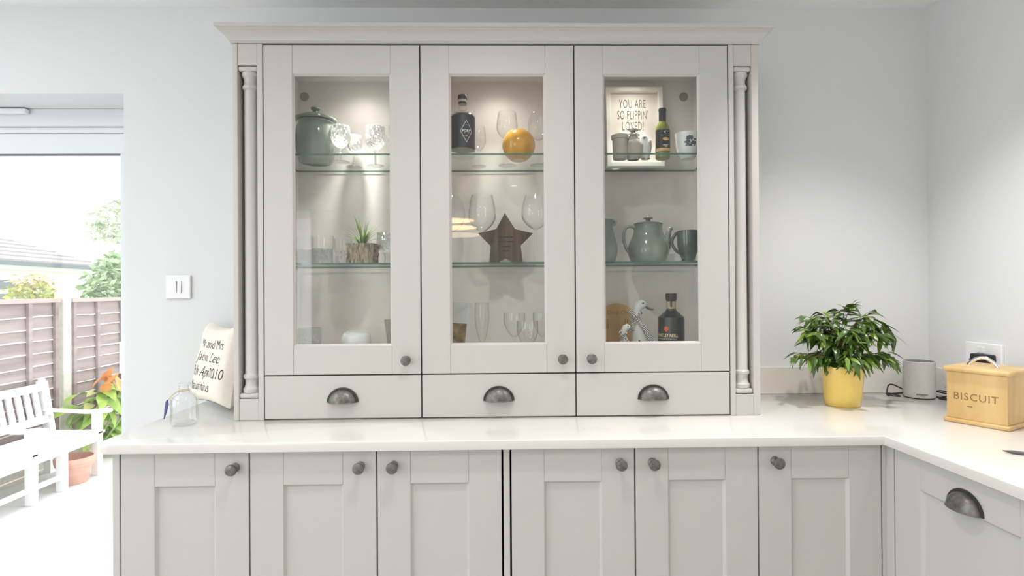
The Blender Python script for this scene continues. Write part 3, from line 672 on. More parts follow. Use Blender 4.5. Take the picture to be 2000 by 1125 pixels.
# middle cabinet, floor
t = T('book', 'cookery book leaning at the bottom left of the middle cabinet', 'book', (-.15, -.17, FLR))
M_ = Matrix.Translation((-.168, -.2, FLR)) @ Matrix.Rotation(-.1, 4, 'X') @ Matrix.Rotation(.1, 4, 'Y') @ Matrix.Rotation(-.55, 4, 'Z')
b = MB(); b.box(-.055, .07, -.009, .009, .0045, .2085, .001); b.xf(M_); t.part('cover', b, 'book_white')
b = MB(); b.box(.01, .069, -.0098, -.0091, .008, .135); b.xf(M_); t.part('cover_photo', b, 'book_photo')
b = MB(); b.box(-.05, .0, -.0098, -.0091, .16, .175); b.box(-.05, -.012, -.0098, -.0091, .14, .15); b.xf(M_); t.part('cover_print', b, 'black_ink')
wineglass(-.050, -.2, FLR, .203, .0255, .142, .024, 'tall champagne flute at the bottom of the middle cabinet', name='champagne_flute', rf=.03, peak=.7)
wineglass(.0625, -.2, FLR, .167, .038, .085, .0375, 'cut wine glass in the middle of the middle cabinet floor', 'clear_glass', .032, 'wine_glass', G3, peak=.75)
wineglass(.105, -.26, FLR, .142, .036, .09, .0355, 'shorter wine glass standing in front on the middle cabinet floor', 'clear_glass', .032, 'wine_glass', G3, peak=.7)
wineglass(.163, -.2, FLR, .167, .036, .085, .0355, 'cut wine glass at the bottom right of the middle cabinet', 'clear_glass', .032, 'wine_glass', G3, peak=.75)
b_ = [(.0625, -.2), (.163, -.2)]
# right cabinet, top shelf: framed print
t = T('framed_print', 'white framed lettering print leaning at the back of the top shelf', 'picture', (.51, -.13, S1))
M_ = Matrix.Translation((.5085, -.128, S1)) @ Matrix.Rotation(-.085, 4, 'X')
W_, H_, fw = .209, .2975, .0165
b = MB(); b.box(-W_/2, -W_/2+fw, -.012, .012, 0, H_, .0015); b.box(W_/2-fw, W_/2, -.012, .012, 0, H_, .0015); b.box(-W_/2+fw, W_/2-fw, -.012, .012, 0, fw, .0015); b.box(-W_/2+fw, W_/2-fw, -.012, .012, H_-fw, H_, .0015); b.xf(M_); t.part('frame', b, 'frame_white')
b = MB(); b.box(-W_/2+fw, W_/2-fw, .004, .011, fw, H_-fw); b.xf(M_); sh_ = t.part('sheet', b, 'paper')
b = MB()
for tx, zz, sx_ in (('YOU ARE', .237, .47), ("SO FLIPPIN'", .195, .44), ('LOVED!', .153, .47)):
    text(b, tx, .0465, lambda x, y, zz=zz: (x-.004, .0035, zz+y), sx=sx_, spacing=1.12, bold=-.0004)
b.xf(M_); t.part('lettering', b, 'grey_ink', sh_)
# stone pot and sack ornament
t = T('stone_ornament', 'grey stone ornament of a pot and tied sack before the print', 'ornament', (.445, -.24, S1))
b = MB(); b.lathe([(0, 0), (.023, 0), (.0245, .004), (.0255, .06), (.0255, .068), (.0292, .069), (.0292, .082), (.0262, .083), (.0255, .07), (0, .07)], (.4255, -.245, S1), 36); t.part('pot', b, 'stone_grey')
b = MB(); b.grid(lambda u, v: ((lambda r_: (.4735+r_*math.cos(2*PI*u), -.235+r_*math.sin(2*PI*u), S1+v*.098))((.018+.016*math.sin(PI*min(1, v*1.25))**.8)*(1+.05*math.sin(2*PI*u*7+v*6)*v)-(.012*max(0, v-.7)/.3))), 42, 14); t.part('sack', b, 'stone_grey')
b = MB(); b.lathe([(.02, .083), (.0235, .085), (.02, .089)], (.4735, -.235, S1), 20)
for k in range(6):
    a = k*PI/3; b.lathe([(0, -.006), (.006, -.003), (.007, 0), (.006, .003), (0, .005)], (.4735+.011*math.cos(a), -.240+.008*math.sin(a), S1+.102), 10)
b.lathe([(0, -.006), (.005, 0), (0, .007)], (.4735, -.242, S1+.107), 10); t.part('flower', b, 'stone_grey')
# penguin
def ellip(b, c, r, seg=16, ring=10, rot=None, mi=0):
    M_ = Matrix.Translation(c) @ (rot.to_4x4() if rot else Matrix.Identity(4)); k = MB()
    k.lathe([(math.cos(-PI/2+PI*i/ring) if 0 < i < ring else 0, math.sin(-PI/2+PI*i/ring)) for i in range(ring+1)], (0, 0, 0), seg)
    k.v = [M_ @ Vector((v.x*r[0], v.y*r[1], v.z*r[2])) for v in k.v]; return b.add(k.v, k.f, mi, True)
t = T('penguin_ornament', 'small white penguin ornament beside the miniature wine bottle', 'ornament', (.515, -.235, S1))
b = MB(); b.tube([(.5135, -.235, S1+.002), (.5135, -.235, S1+.012), (.514, -.235, S1+.03), (.5145, -.235, S1+.05), (.5135, -.235, S1+.062), (.5115, -.236, S1+.072), (.510, -.237, S1+.08), (.509, -.237, S1+.0855)], [.012, .0165, .019, .017, .0125, .0118, .0098, .003], 16); t.part('body', b, 'duck_white')
b = MB(); ellip(b, (.526, -.242, S1+.04), (.009, .006, .03), rot=Matrix.Rotation(.12, 3, 'Y')); t.part('wing', b, 'stone_grey')
b = MB(); b.lathe([(.004, 0), (.0025, .006), (0, .01)], (.508, -.247, S1+.074), 10, '-y'); t.part('beak', b, 'duck_bill')
b = MB(); ellip(b, (.5075, -.2472, S1+.078), (.0014, .0012, .0014)); t.part('eye', b, 'black_ink')
b = MB()
for s_ in (-1, 1): ellip(b, (.5135+.009*s_, -.248, S1+.002), (.006, .009, .0022))
t.part('feet', b, 'duck_bill')
# miniature wine bottle
px, py = .5715, -.245
t = T('wine_bottle', 'miniature green glass wine bottle with black label', 'bottle', (px, py, S1))
b = MB(); b.lathe([(0, .003), (.02, 0), (.0235, .002), (.0248, .006), (.0248, .095), (.0235, .108), (.018, .119), (.0125, .127), (.0115, .131), (.0115, .14), (0, .14)], (px, py, S1), 36); t.part('bottle', b, 'wine_green')
b = MB(); b.lathe([(.0122, .1275), (.0122, .166), (.0135, .1665), (.0135, .1705), (.0122, .171), (.0122, .1735), (0, .174)], (px, py, S1), 28); t.part('capsule', b, 'dark_cap')
b = MB(); b.lathe([(.0252, .022), (.0252, .097)], (px, py, S1), 36, a0=-PI*.95, a1=PI*.02); lb = t.part('label', b, 'wine_label')
b = MB(); f_ = cyl(px, py, .0254, 0)
def strip(b, f_, x0, x1, z0, z1, n=8):
    for q in range(n):
        xa, xb = x0+(x1-x0)*q/n, x0+(x1-x0)*(q+1)/n; b.add([f_(xa, z0), f_(xb, z0), f_(xb, z1), f_(xa, z1)], [(0, 1, 2, 3)])
strip(b, f_, -.031, .031, S1+.0235, S1+.034, 14)
for k in range(12):
    a = 2*PI*k/12; a2 = 2*PI*(k+1)/12; b.add([f_(.004, S1+.064), f_(.004+.011*math.cos(a), S1+.064+.0055*math.sin(a)), f_(.004+.011*math.cos(a2), S1+.064+.0055*math.sin(a2))], [(0, 1, 2)])
t.part('gold_band', b, 'gold_print', lb)
b = MB(); strip(b, f_, -.006, .012, S1+.042, S1+.0445); strip(b, f_, -.001, .009, S1+.0375, S1+.0395); strip(b, f_, -.014, .014, S1+.0765, S1+.0775)
b.add([f_(.004+.005*math.cos(a), S1+.087+.005*math.sin(a)) for a in [PI*.2+i*PI*1.6/12 for i in range(13)]]+[f_(.0055+.0035*math.cos(a), S1+.087+.004*math.sin(a)) for a in [PI*1.8-i*PI*1.6/12 for i in range(13)]], [list(range(26))])
t.part('silver_mark', b, 'silver_print', lb)
# printed bowl
px, py = .656, -.25
t = T('printed_bowl', 'white china bowl with a dark printed picture on its side', 'bowl', (px, py, S1))
def bw(z):
    K = [(0, .02), (.008, .027), (.02, .0335), (.04, .0385), (.06, .0395), (.075, .041), (.09, .0435)]
    for (a, ra), (c, rc) in zip(K, K[1:]):
        if z <= c: return ra+(rc-ra)*(z-a)/(c-a)
    return K[-1][1]
pr = [(0, .001), (.022, 0)]+[(bw(.084*k/12), .002+.084*k/12) for k in range(1, 13)]
b = MB(); b.lathe(pr+[(r_-.0022, z_) for r_, z_ in pr[::-1][:-2]]+[(0, .006)], (px, py, S1), 48); t.part('body', b, 'white_ceramic')
b = MB(); k_ = random.Random(5)
def bpt(x, z): r_ = bw(z)+.0006; return (px+r_*math.sin(x/.04), py-r_*math.cos(x/.04), S1+.002+z)
for (cx_, cz_, rx_, rz_) in ((-.014, .06, .005, .009), (-.007, .062, .005, .009), (0, .06, .0045, .009), (-.013, .047, .011, .006), (.006, .045, .011, .006), (-.004, .037, .02, .005), (.012, .056, .006, .003)):
    pts = [bpt(cx_+rx_*math.cos(2*PI*i/18)*k_.uniform(.75, 1.1), cz_+rz_*math.sin(2*PI*i/18)*k_.uniform(.75, 1.1)) for i in range(18)]
    b.add([bpt(cx_, cz_)]+pts, [(0, 1+i, 1+(i+1) % 18) for i in range(18)])
t.part('print', b, 'print_ink')
# right cabinet, second shelf: jug, teapot, mug
px, py = .366, -.22
t = T('jug', 'sage green ceramic jug cut off by the door frame beside the teapot', 'jug', (px, py, S2))
b = MB(); b.lathe([(0, 0), (.04, 0), (.045, .004), (.053, .03), (.054, .05), (.049, .075), (.042, .1), (.0385, .12), (.0395, .135), (.043, .146), (.042, .148), (.037, .136), (.035, .12), (.03, .05), (0, .03)], (px, py, S2), 44); bd = t.part('body', b, 'green_glaze')
b = MB(); b.tube([(px+.038, py, S2+.148), (px+.048, py, S2+.143), (px+.046, py, S2+.137), (px+.036, py, S2+.13)], [.006, .007, .007, .005], 10); t.part('spout_lip', b, 'green_glaze')
b = MB(); b.tube([(px-.038, py, S2+.135)]+[(px-.055-.03*math.sin(PI*k/8), py, S2+.14-.1*k/8) for k in range(9)]+[(px-.048, py, S2+.045)], .006, 10); t.part('handle', b, 'green_glaze')
px, py = .531, -.205
t = T('teapot', 'sage green ceramic teapot with lid on the middle right shelf', 'teapot', (px, py, S2))
b = MB(); b.lathe([(0, 0), (.052, 0), (.0565, .003), (.0635, .014), (.069, .03), (.0705, .045), (.0685, .06), (.0625, .076), (.0555, .09), (.0505, .104), (.0485, .118), (.0482, .127), (.0502, .134), (.0485, .1352), (.0445, .1345)], (px, py, S2), 52); t.part('body', b, 'green_glaze')
b = MB(); b.lathe([(.0455, .1345), (.0495, .1358), (.0495, .1375), (.043, .1405), (.024, .1445), (.011, .146), (0, .146)], (px, py, S2), 44); lid = t.part('lid', b, 'green_glaze')
b = MB(); b.lathe([(.0095, .145), (.0075, .149), (.0085, .152), (.0165, .155), (.0168, .157), (.011, .160), (.006, .165), (.0042, .1685), (.0018, .172), (0, .1725)], (px, py, S2), 28); t.part('lid_knob', b, 'green_glaze', lid)
pts = [(-.040, .117), (-.052, .127), (-.066, .1295), (-.078, .122), (-.0855, .106), (-.0865, .088), (-.0825, .068), (-.076, .05), (-.066, .037)]
b = MB(); b.tube([(px+x_, py, S2+z_) for x_, z_ in pts], [.008, .0072, .0062, .0056, .0054, .0054, .0055, .0058, .0062], 12, flat=1.0); t.part('handle', b, 'green_glaze')
pts = [(.052, .04), (.062, .056), (.0665, .075), (.069, .095), (.0715, .109), (.0765, .119), (.0845, .1225)]
b = MB(); b.tube([(px+x_, py, S2+z_) for x_, z_ in pts], [.02, .017, .013, .0108, .0098, .009, .006], 14); t.part('spout', b, 'green_glaze')
px, py = .659, -.24
t = T('mug', 'dark green streaked pottery mug at the right of the teapot', 'mug', (px, py, S2))
b = MB(); b.lathe([(0, 0), (.024, 0), (.026, .003), (.022, .01), (.025, .022), (.033, .04), (.037, .06), (.0375, .085), (.0378, .107), (.036, .1085), (.0345, .106), (.0335, .06), (.025, .03), (0, .02)], (px, py, S2), 44); t.part('body', b, 'dark_green_glaze')
b = MB(); b.tube([(px-.034, py-.006, S2+.1)]+[(px-.043-.016*math.sin(PI*k/8), py-.008, S2+.1-.062*k/8) for k in range(9)]+[(px-.028, py-.008, S2+.028), (px-.02, py-.012, S2+.012)], .0052, 10); t.part('handle', b, 'dark_green_glaze')
b = MB(); b.box(.600, .690, -.172, -.158, S2, S2+.036, .001); solo('china_block', b, 'white_ceramic', 'low white china dish standing behind the dark green mug', 'dish', loc=(.645, -.165, S2))
# right cabinet, floor: board, ducks, gin bottle
t = T('wooden_board', 'round wooden board leaning behind the two duck ornaments', 'board', (.447, -.13, FLR))
M_ = Matrix.Translation((.440, -.125, FLR)) @ Matrix.Rotation(-.11, 4, 'X')
b = MB(); n_ = 48; b.prism([(.098*math.cos(2*PI*k/n_)*.84, .0985+.0985*math.sin(2*PI*k/n_)) for k in range(n_)], -.006, .006, 'xz'); b.xf(M_); t.part('disc', b, 'board_wood')
b = MB(); text(b, 'Choo Choo', .021, lambda x, y: (x+.01, -.0064, .163+y), sx=.85, spacing=1.1)
for x_ in (-.05, -.043, -.036, .028, .036): b.box(x_, x_+.0035, -.0066, -.006, .105, .14)
b.xf(M_); t.part('engraving', b, 'engraved_box')
def duck(x, y, k, label, fl=1):
    t = T('duck_ornament', label, 'ornament', (x, y, FLR), 'duck ornaments with gingham scarves')
    D = lambda a, c: (x+a*k, y, FLR+c*k)
    b = MB(); b.tube([D(.01, .0), D(.012, .02), D(.012, .05), D(.006, .085), D(-.002, .115), D(-.008, .14), D(-.009, .158), D(-.006, .176), D(.002, .19), D(.012, .194), D(.022, .19), D(.027, .186)], [v*k for v in (.03, .036, .036, .03, .023, .0165, .0135, .015, .018, .0185, .014, .006)], 20); t.part('body', b, 'duck_white', sharp=180)
    b = MB(); b.tube([D(.024, .188), D(.034, .181), D(.046, .177), D(.054, .176)], [v*k for v in (.0085, .0075, .006, .0025)], 12, flat=.6); t.part('bill', b, 'duck_bill')
    b = MB(); ellip(b, (x+.012*k, y-.0185*k, FLR+.199*k), (.0028*k, .0018*k, .0028*k)); t.part('eye', b, 'black_ink')
    b = MB(); pts = [(x-.009*k+.0175*k*math.cos(2*PI*i/20), y+.0175*k*math.sin(2*PI*i/20), FLR+(.153+.012*math.cos(2*PI*i/20))*k) for i in range(20)]
    b.tube(pts, .0055*k, 8, closed=True)
    def rib(P, w0, w1):
        n = len(P); vs_ = []; fs_ = []
        for i, p_ in enumerate(P):
            ww = (w0+(w1-w0)*i/(n-1))*k; q = Vector(P[min(i+1, n-1)])-Vector(P[max(i-1, 0)]); s_ = Vector((-q.z, 0, q.x)).normalized()*ww; p_ = Vector(p_)
            vs_ += [p_+s_, p_-s_, p_+s_+Vector((0, .0016*k, 0)), p_-s_+Vector((0, .0016*k, 0))]
        for i in range(n-1):
            o_ = i*4; fs_ += [(o_, o_+1, o_+5, o_+4), (o_+2, o_+6, o_+7, o_+3), (o_, o_+4, o_+6, o_+2), (o_+1, o_+3, o_+7, o_+5)]
        b.add(vs_, fs_)
    yy = y-.026*k
    rib([(x-.013*k, yy, FLR+.146*k), (x+.006*k, yy-.012*k, FLR+.125*k), (x+.024*k, yy-.016*k, FLR+.095*k), (x+.036*k, yy-.016*k, FLR+.07*k)], .004, .0105)
    rib([(x-.013*k, yy, FLR+.146*k), (x-.024*k, yy, FLR+.162*k), (x-.036*k, yy+.002, FLR+.176*k)], .004, .009)
    rib([(x-.013*k, yy, FLR+.146*k), (x-.026*k, yy, FLR+.125*k), (x-.033*k, yy+.002, FLR+.1*k)], .003, .004)
    t.part('scarf', b, 'gingham')
    b = MB()
    for (a, c) in ((-.006, .07), (.004, .05), (.012, .034), (.018, .048), (.002, .028), (.016, .06)):
        b.box(x+(a-.003)*k, x+(a+.002)*k, y-.0385*k, y-.0375*k, FLR+(c-.003)*k, FLR+(c+.0035)*k)
    t.part('spots', b, 'black_ink')
duck(.493, -.21, 1.0, 'larger white duck ornament with a gingham scarf')
duck(.432, -.27, .62, 'smaller white duck ornament in front of the round board')
px, py = .597, -.245
t = T('gin_bottle', 'matt black gin bottle with orange emblem at the bottom right', 'bottle', (px, py, FLR))
b = MB(); b.lathe([(0, .001), (.04, 0), (.0428, .004), (.0435, .01), (.0435, .147), (.0425, .152), (.036, .157), (.025, .167), (.0185, .173), (.0155, .178), (.0152, .205), (0, .205)], (px, py, FLR), 52); t.part('bottle', b, 'gin_black')
b = MB(); b.lathe([(.0158, .1805), (.0158, .206)], (px, py, FLR), 32); t.part('neck_label', b, 'gin_neck')
b = MB(); strip(b, cyl(px, py, .0161, -.3), -.004, .0035, FLR+.186, FLR+.21); t.part('neck_strip', b, 'dark_cap')
b = MB(); b.lathe([(.0158, .2055), (.0165, .209), (.0185, .2115), (.0185, .2155), (.0175, .2165), (.0185, .218), (.0188, .23), (.0172, .2325), (0, .233)], (px, py, FLR), 36); t.part('stopper', b, 'dark_cap')
f_ = cyl(px, py, .0436, -.7)
b = MB(); text(b, 'WHITLEY NEILL', .0155, lambda x, y: f_(x, FLR+.091+y), sx=.72, bold=.0003); text(b, 'HANDCRAFTED DRY GIN', .0068, lambda x, y: f_(x, FLR+.0795+y), sx=.85); t.part('lettering', b, 'gin_print')
b = MB()
for k in range(12):
    a = 2*PI*k/12; l0, l1 = .0045, (.0135 if k % 2 else .0105); w_ = .0011
    P = [(l0*math.cos(a)-w_*math.sin(a), l0*math.sin(a)+w_*math.cos(a)), (l1*math.cos(a), l1*math.sin(a)), (l0*math.cos(a)+w_*math.sin(a), l0*math.sin(a)-w_*math.cos(a))]
    b.add([f_(x_, FLR+.115+z_) for x_, z_ in P], [(0, 1, 2)])
b.add([f_(0, FLR+.113)]+[f_(.006*math.cos(2*PI*i/14), FLR+.113+.0085*math.sin(2*PI*i/14)) for i in range(14)], [(0, 1+i, 1+(i+1) % 14) for i in range(14)])
t.part('emblem', b, 'gin_orange')
b = MB(); b.box(.640, .724, -.30, -.20, FLR+.0005, FLR+.03, .003); solo('white_box', b, 'white_ceramic', 'low white box at the right of the black gin bottle', 'box', loc=(.68, -.25, FLR))

# ------------------------------------------------------------------ on the worktop
ZW = .9102
# glass bottle with ribbon tag
px, py = -.958, -.407
t = T('glass_bottle', 'clear glass bottle with a ribbon tag on the worktop end', 'bottle', (px, py, ZW))
o_ = [(0, .002), (.03, .0), (.036, .003), (.0378, .01), (.0378, .07), (.0365, .08), (.031, .091), (.021, .0985), (.0145, .103), (.0135, .107), (.0135, .119), (.0165, .1205), (.0168, .125), (.0155, .127)]
i_ = [(.0115, .1265), (.0112, .107), (.018, .096), (.0285, .088), (.0338, .078), (.0345, .07), (.0345, .014), (.03, .009), (0, .0085)]
b = MB(); b.lathe(o_+i_, (px, py, ZW), 48); t.part('body', b, 'clear_glass')
b = MB(); b.tube([(px+.0148*math.cos(2*PI*k/20), py+.0148*math.sin(2*PI*k/20), ZW+.1045) for k in range(20)], .0014, 6, closed=True); b.tube([(px-.012, py-.008, ZW+.1045), (px-.022, py-.012, ZW+.098), (px-.033, py-.016, ZW+.087), (px-.039, py-.018, ZW+.078)], .0012, 6); cd_ = t.part('cord', b, 'cord_tan')
b = MB(); b.prism([(px-.0385, ZW+.08), (px-.036, ZW+.066), (px-.041, ZW+.045), (px-.0495, ZW+.021), (px-.047, ZW+.05), (px-.0435, ZW+.074)], py-.022, py-.0175, 'xz'); t.part('tag', b, 'tag_blue')
# cushion leaning in the corner
def pillow():
    t = T('cushion', 'cream canvas cushion with printed wedding date against the wall', 'cushion', (-.992, -.155, ZW))
    U = Vector((.752, -.659, 0)); Nh = Vector((-.659, -.752, 0)); la = .2; V = Vector((0, 0, math.cos(la)))-Nh*math.sin(la); N_ = Nh*math.cos(la)+Vector((0, 0, math.sin(la)))
    c0 = Vector((-.998, -.168, ZW)); hw, hh = .142, .145
    def P(s_, q, side, off=0):
        th = .045*((1-s_**6)*(1-q**6))**.5*(1+.12*math.sin(5*s_+4*q)*(1-s_*s_)*(1-q*q))
        wr = .004*math.sin(9*q+6*s_)*(1-s_*s_)*(1-q*q)
        uu = s_*hw*(1-.09*(1-q*q)*abs(s_)); vv = hh*(1+q*(1-(.15 if q > 0 else .06)*(1-s_*s_)*abs(q)))+.012
        if side > 0: th += wr
        p = c0+U*uu+V*vv+N_*(side*th+off)
        p.z = max(p.z, ZW+.0005)
        return p
    b = MB()
    for sd in (1, -1): b.grid(lambda u, v: P(2*u-1, 2*v-1, sd), 28, 28)
    t.part('cover', b, 'canvas', sharp=180)
    b = MB()
    for tx, q, sz, wd, s0 in (('Mr and Mrs', .44, .05, .172, .10), ('Jackson Lee', .10, .05, .185, -.02), ('27th April 2010', -.26, .052, .25, .0), ('Mauritius', -.62, .05, .165, -.26)):
        vs_, fs_ = textverts(tx, sz, 1.0, bold=-.0006); w0 = max(v[0] for v in vs_)-min(v[0] for v in vs_); k = wd/w0
        b.add([P(max(-.97, min(.97, s0+x*k/hw)), q+y/hh, 1, .0012) for x, y in vs_], fs_)
    t.part('lettering', b, 'pillow_ink')
    b = MB(); b.tube([P(2*k/28-1, -1, 1) for k in range(29)], .0012, 6); t.part('seam', b, 'pillow_ink')
pillow()
# potted ficus
px, py = 1.195, -.232
t = T('potted_ficus', 'leafy green weeping fig in a yellow pot on the worktop corner', 'plant', (px, py, ZW))
def pw(a): return 1+.006*math.sin(a*9)
b = MB(); nn = 56
prf = [(0, 0), (.056, 0), (.0595, .003), (.0625, .018), (.0632, .0195), (.0632, .0215), (.064, .023), (.0695, .088), (.0705, .0895), (.0705, .0915), (.0712, .093), (.0732, .122), (.0722, .1245), (.0698, .122), (.068, .105), (0, .105)]
k_ = MB(); k_.lathe(prf, (0, 0, 0), nn)
for v in k_.v:
    a = math.atan2(v.y, v.x)
    if v.z > .11: v.z += .0022*math.sin(a*11)
    v.x = px+v.x*.935; v.y = py+v.y*.82; v.z = v.z*1.1+ZW
b.add(k_.v, k_.f, 0, True); t.part('pot', b, 'yellow_pot')
b = MB(); b.lathe([(0, .124), (.03, .123), (.063, .119)], (px, py, ZW), 32, ey=.87); t.part('soil', b, 'soil')
tr_ = [(px-.004, py, ZW+.108), (px-.008, py-.003, ZW+.15), (px-.006, py-.004, ZW+.19), (px-.016, py-.002, ZW+.235)]
b = MB(); b.tube(tr_, [.0042, .0035, .003, .002], 8); b.tube([(px+.006, py+.01, ZW+.108), (px+.01, py+.008, ZW+.16), (px+.014, py+.004, ZW+.22)], [.0035, .003, .002], 8); b.tube([(px-.006, py-.003, ZW+.17), (px+.004, py-.006, ZW+.2), (px+.01, py-.008, ZW+.225)], [.0025, .002, .0016], 8); trunk = t.part('trunk', b, 'ficus_stem')
def leafmesh(name, ln, wd, droop, fold, m):
    b = MB(); n = 6; vs_ = []; fs_ = []
    for k in range(n+1):
        q = k/n; ww = wd*math.sin(PI*min(1, q**.75*.97+.015))**.9*(1-.25*q)+.0003; zz = -droop*ln*q*q
        vs_ += [(q*ln, -ww, zz+fold*ww), (q*ln, 0, zz), (q*ln, ww, zz+fold*ww)]
    for k in range(n):
        o_ = k*3; fs_ += [(o_, o_+1, o_+4, o_+3), (o_+1, o_+2, o_+5, o_+4)]
    b.add(vs_, fs_, 0, True); me = bpy.data.meshes.new(name); me.from_pydata([tuple(v) for v in b.v], [], b.f); me.materials.append(MATS[m])
    for p_ in me.polygons: p_.use_smooth = True
    return me
LM = [leafmesh('ficus_leaf_a', .05, .0098, .45, .25, 'ficus_leaf'), leafmesh('ficus_leaf_b', .056, .0104, .75, .3, 'ficus_leaf'), leafmesh('ficus_leaf_c', .046, .0094, .3, .2, 'ficus_leaf_light'), leafmesh('ficus_leaf_d', .052, .0108, .6, .35, 'ficus_leaf')]
RF = random.Random(21)
def put_leaf(t, me, P, d, roll, s=1.0, name='leaf'):
    d = Vector(d).normalized(); side = d.cross(Vector((0, 0, 1)))
    if side.length < .05: side = Vector((1, 0, 0))
    side.normalize(); up = side.cross(d).normalized()
    M_ = Matrix((d, -side, up)).transposed().to_4x4(); M_ = M_ @ Matrix.Rotation(roll, 4, 'X') @ Matrix.Scale(s, 4)
    M_.translation = Vector(P)-t.loc
    o = bpy.data.objects.new(name, me); COL.objects.link(o); o.parent = t.e; o.matrix_local = M_
    return o
nl = 0
heads = []
for i in range(31):
    a = 2*PI*i/31*1.0+RF.uniform(-.25, .25)+(i % 3)*.7
    el = (.15, .55, .95)[i % 3]*RF.uniform(.8, 1.15)
    rx_ = .165 if math.cos(a) < 0 else .165
    ln = RF.uniform(.9, 1.08)
    start = Vector((px-.008, py-.002, ZW+.135+.03*(i % 3)))
    tip = Vector((px-.004+rx_*math.cos(a)*math.cos(el)*ln, py+.115*math.sin(a)*math.cos(el)*ln, ZW+.19+.175*math.sin(el)*ln-.06*(1-math.sin(el))))
    mid = (start+tip)/2+Vector((0, 0, .05))
    pts = [start*(1-q)**2+mid*2*q*(1-q)+tip*q*q for q in [k/7 for k in range(8)]]
    heads.append(pts)
heads.append([Vector((px-.006, py-.01-.011*k, ZW+.15+.019*k-.0012*k*k)) for k in range(8)])
# one taller shoot at the right, as in the plant's own shape
heads.append([Vector((px+.01, py, ZW+.16)), Vector((px+.05, py, ZW+.23)), Vector((px+.09, py, ZW+.275)), Vector((px+.115, py, ZW+.29)), Vector((px+.135, py, ZW+.285)), Vector((px+.155, py-.01, ZW+.265)), Vector((px+.17, py-.01, ZW+.245)), Vector((px+.175, py-.01, ZW+.23))])
b = MB()
for pts in heads: b.tube(pts, [.0018-.0011*k/7 for k in range(8)], 5)
t.part('branches', b, 'ficus_stem')
for pts in heads:
    for k in range(9):
        q = .22+.78*k/8; f = min(q*7, 6.999); i0 = min(int(f), 6); P = pts[i0].lerp(pts[i0+1], f-i0); dr = (pts[i0+1]-pts[i0]).normalized()
        sd = dr.cross(Vector((0, 0, 1))).normalized()*(1 if k % 2 else -1)
        d = dr*RF.uniform(.4, 1.0)+sd*RF.uniform(.3, 1.0)+Vector((0, 0, RF.uniform(-.9, .15)))
        if P.y > -.075 and d.y > 0: d.y *= -.3
        put_leaf(t, LM[RF.choice((0, 0, 1, 1, 2, 3))], P, d, RF.uniform(-.7, .7), RF.uniform(.72, 1.0)); nl += 1
b = MB()
for pts in heads:
    for k in range(11):
        q = RF.uniform(.12, .95); f = q*7; i0 = min(int(f), 6); P = pts[i0].lerp(pts[i0+1], f-i0)+Vector((RF.uniform(-.012, .012), RF.uniform(-.012, .012), RF.uniform(-.02, .01)))
        d = ((pts[i0+1]-pts[i0]).normalized()*RF.uniform(.2, 1)+Vector((RF.uniform(-1, 1), RF.uniform(-1, .6), RF.uniform(-1, .2)))).normalized()
        if P.y > -.09: d.y = -abs(d.y)
        sd = d.cross(Vector((RF.uniform(-.4, .4), RF.uniform(-.4, .4), 1))).normalized(); ln = RF.uniform(.034, .052); vs_ = []; fs_ = []
        for j in range(5):
            u_ = j/4; ww = ln*.2*math.sin(PI*min(1, u_**.75*.97+.015))**.9*(1-.2*u_)+.0003; c_ = P+d*(u_*ln)-Vector((0, 0, .35*ln*u_*u_))
            vs_ += [c_-sd*ww+Vector((0, 0, .25*ww)), c_, c_+sd*ww+Vector((0, 0, .25*ww))]
        for j in range(4): o_ = j*3; fs_ += [(o_, o_+1, o_+4, o_+3), (o_+1, o_+2, o_+5, o_+4)]
        b.add(vs_, fs_, RF.choice((0, 0, 1)), True)
t.part('inner_leaves', b, ['ficus_leaf', 'ficus_leaf_light'], kind='stuff', sharp=180)
# smart speaker with its cable
px, py = 1.555, -.115
t = T('smart_speaker', 'light grey fabric cylinder smart speaker in the worktop corner', 'speaker', (px, py, ZW))
b = MB(); b.lathe([(.0475, .004), (.0492, .007), (.0495, .012), (.0495, .129), (.0488, .133), (.046, .1345)], (px, py, ZW), 56); t.part('body', b, 'fabric_grey')
b = MB(); b.lathe([(0, 0), (.046, 0), (.0475, .002), (.0475, .0045), (0, .0045)], (px, py, ZW), 48); t.part('base_ring', b, 'black_plastic')
b = MB(); b.lathe([(.0462, .1342), (.045, .1352), (0, .1352)], (px, py, ZW), 48); t.part('top_plate', b, 'echo_top')
b = MB(); f_ = cyl(px, py, .0498, -.72); text(b, 'amazon', .0115, lambda x, y: f_(x+.012-.03*0, ZW+.0185+y), sx=1.0, bold=.0002)
for k in range(10):
    x0_, x1_ = -.008+.016*k/10, -.008+.016*(k+1)/10; z_ = lambda x: .0105+.0022*(x/.008)**2*1.0
    b.add([f_(.012+x0_, ZW+z_(x0_)), f_(.012+x1_, ZW+z_(x1_)), f_(.012+x1_, ZW+z_(x1_)+.0009), f_(.012+x0_, ZW+z_(x0_)+.0009)], [(0, 1, 2, 3)])
t.part('lettering', b, 'grey_ink')
def smooth(P, n=6):
    P = [Vector(p) for p in P]; o = []
    for i in range(len(P)-1):
        p0, p1, p2, p3 = P[max(i-1, 0)], P[i], P[i+1], P[min(i+2, len(P)-1)]
        for k in range(n):
            q = k/n; o.append(.5*((2*p1)+(p2-p0)*q+(2*p0-5*p1+4*p2-p3)*q*q+(3*p1-p0-3*p2+p3)*q**3))
    return o+[P[-1]]
zc = ZW+.003
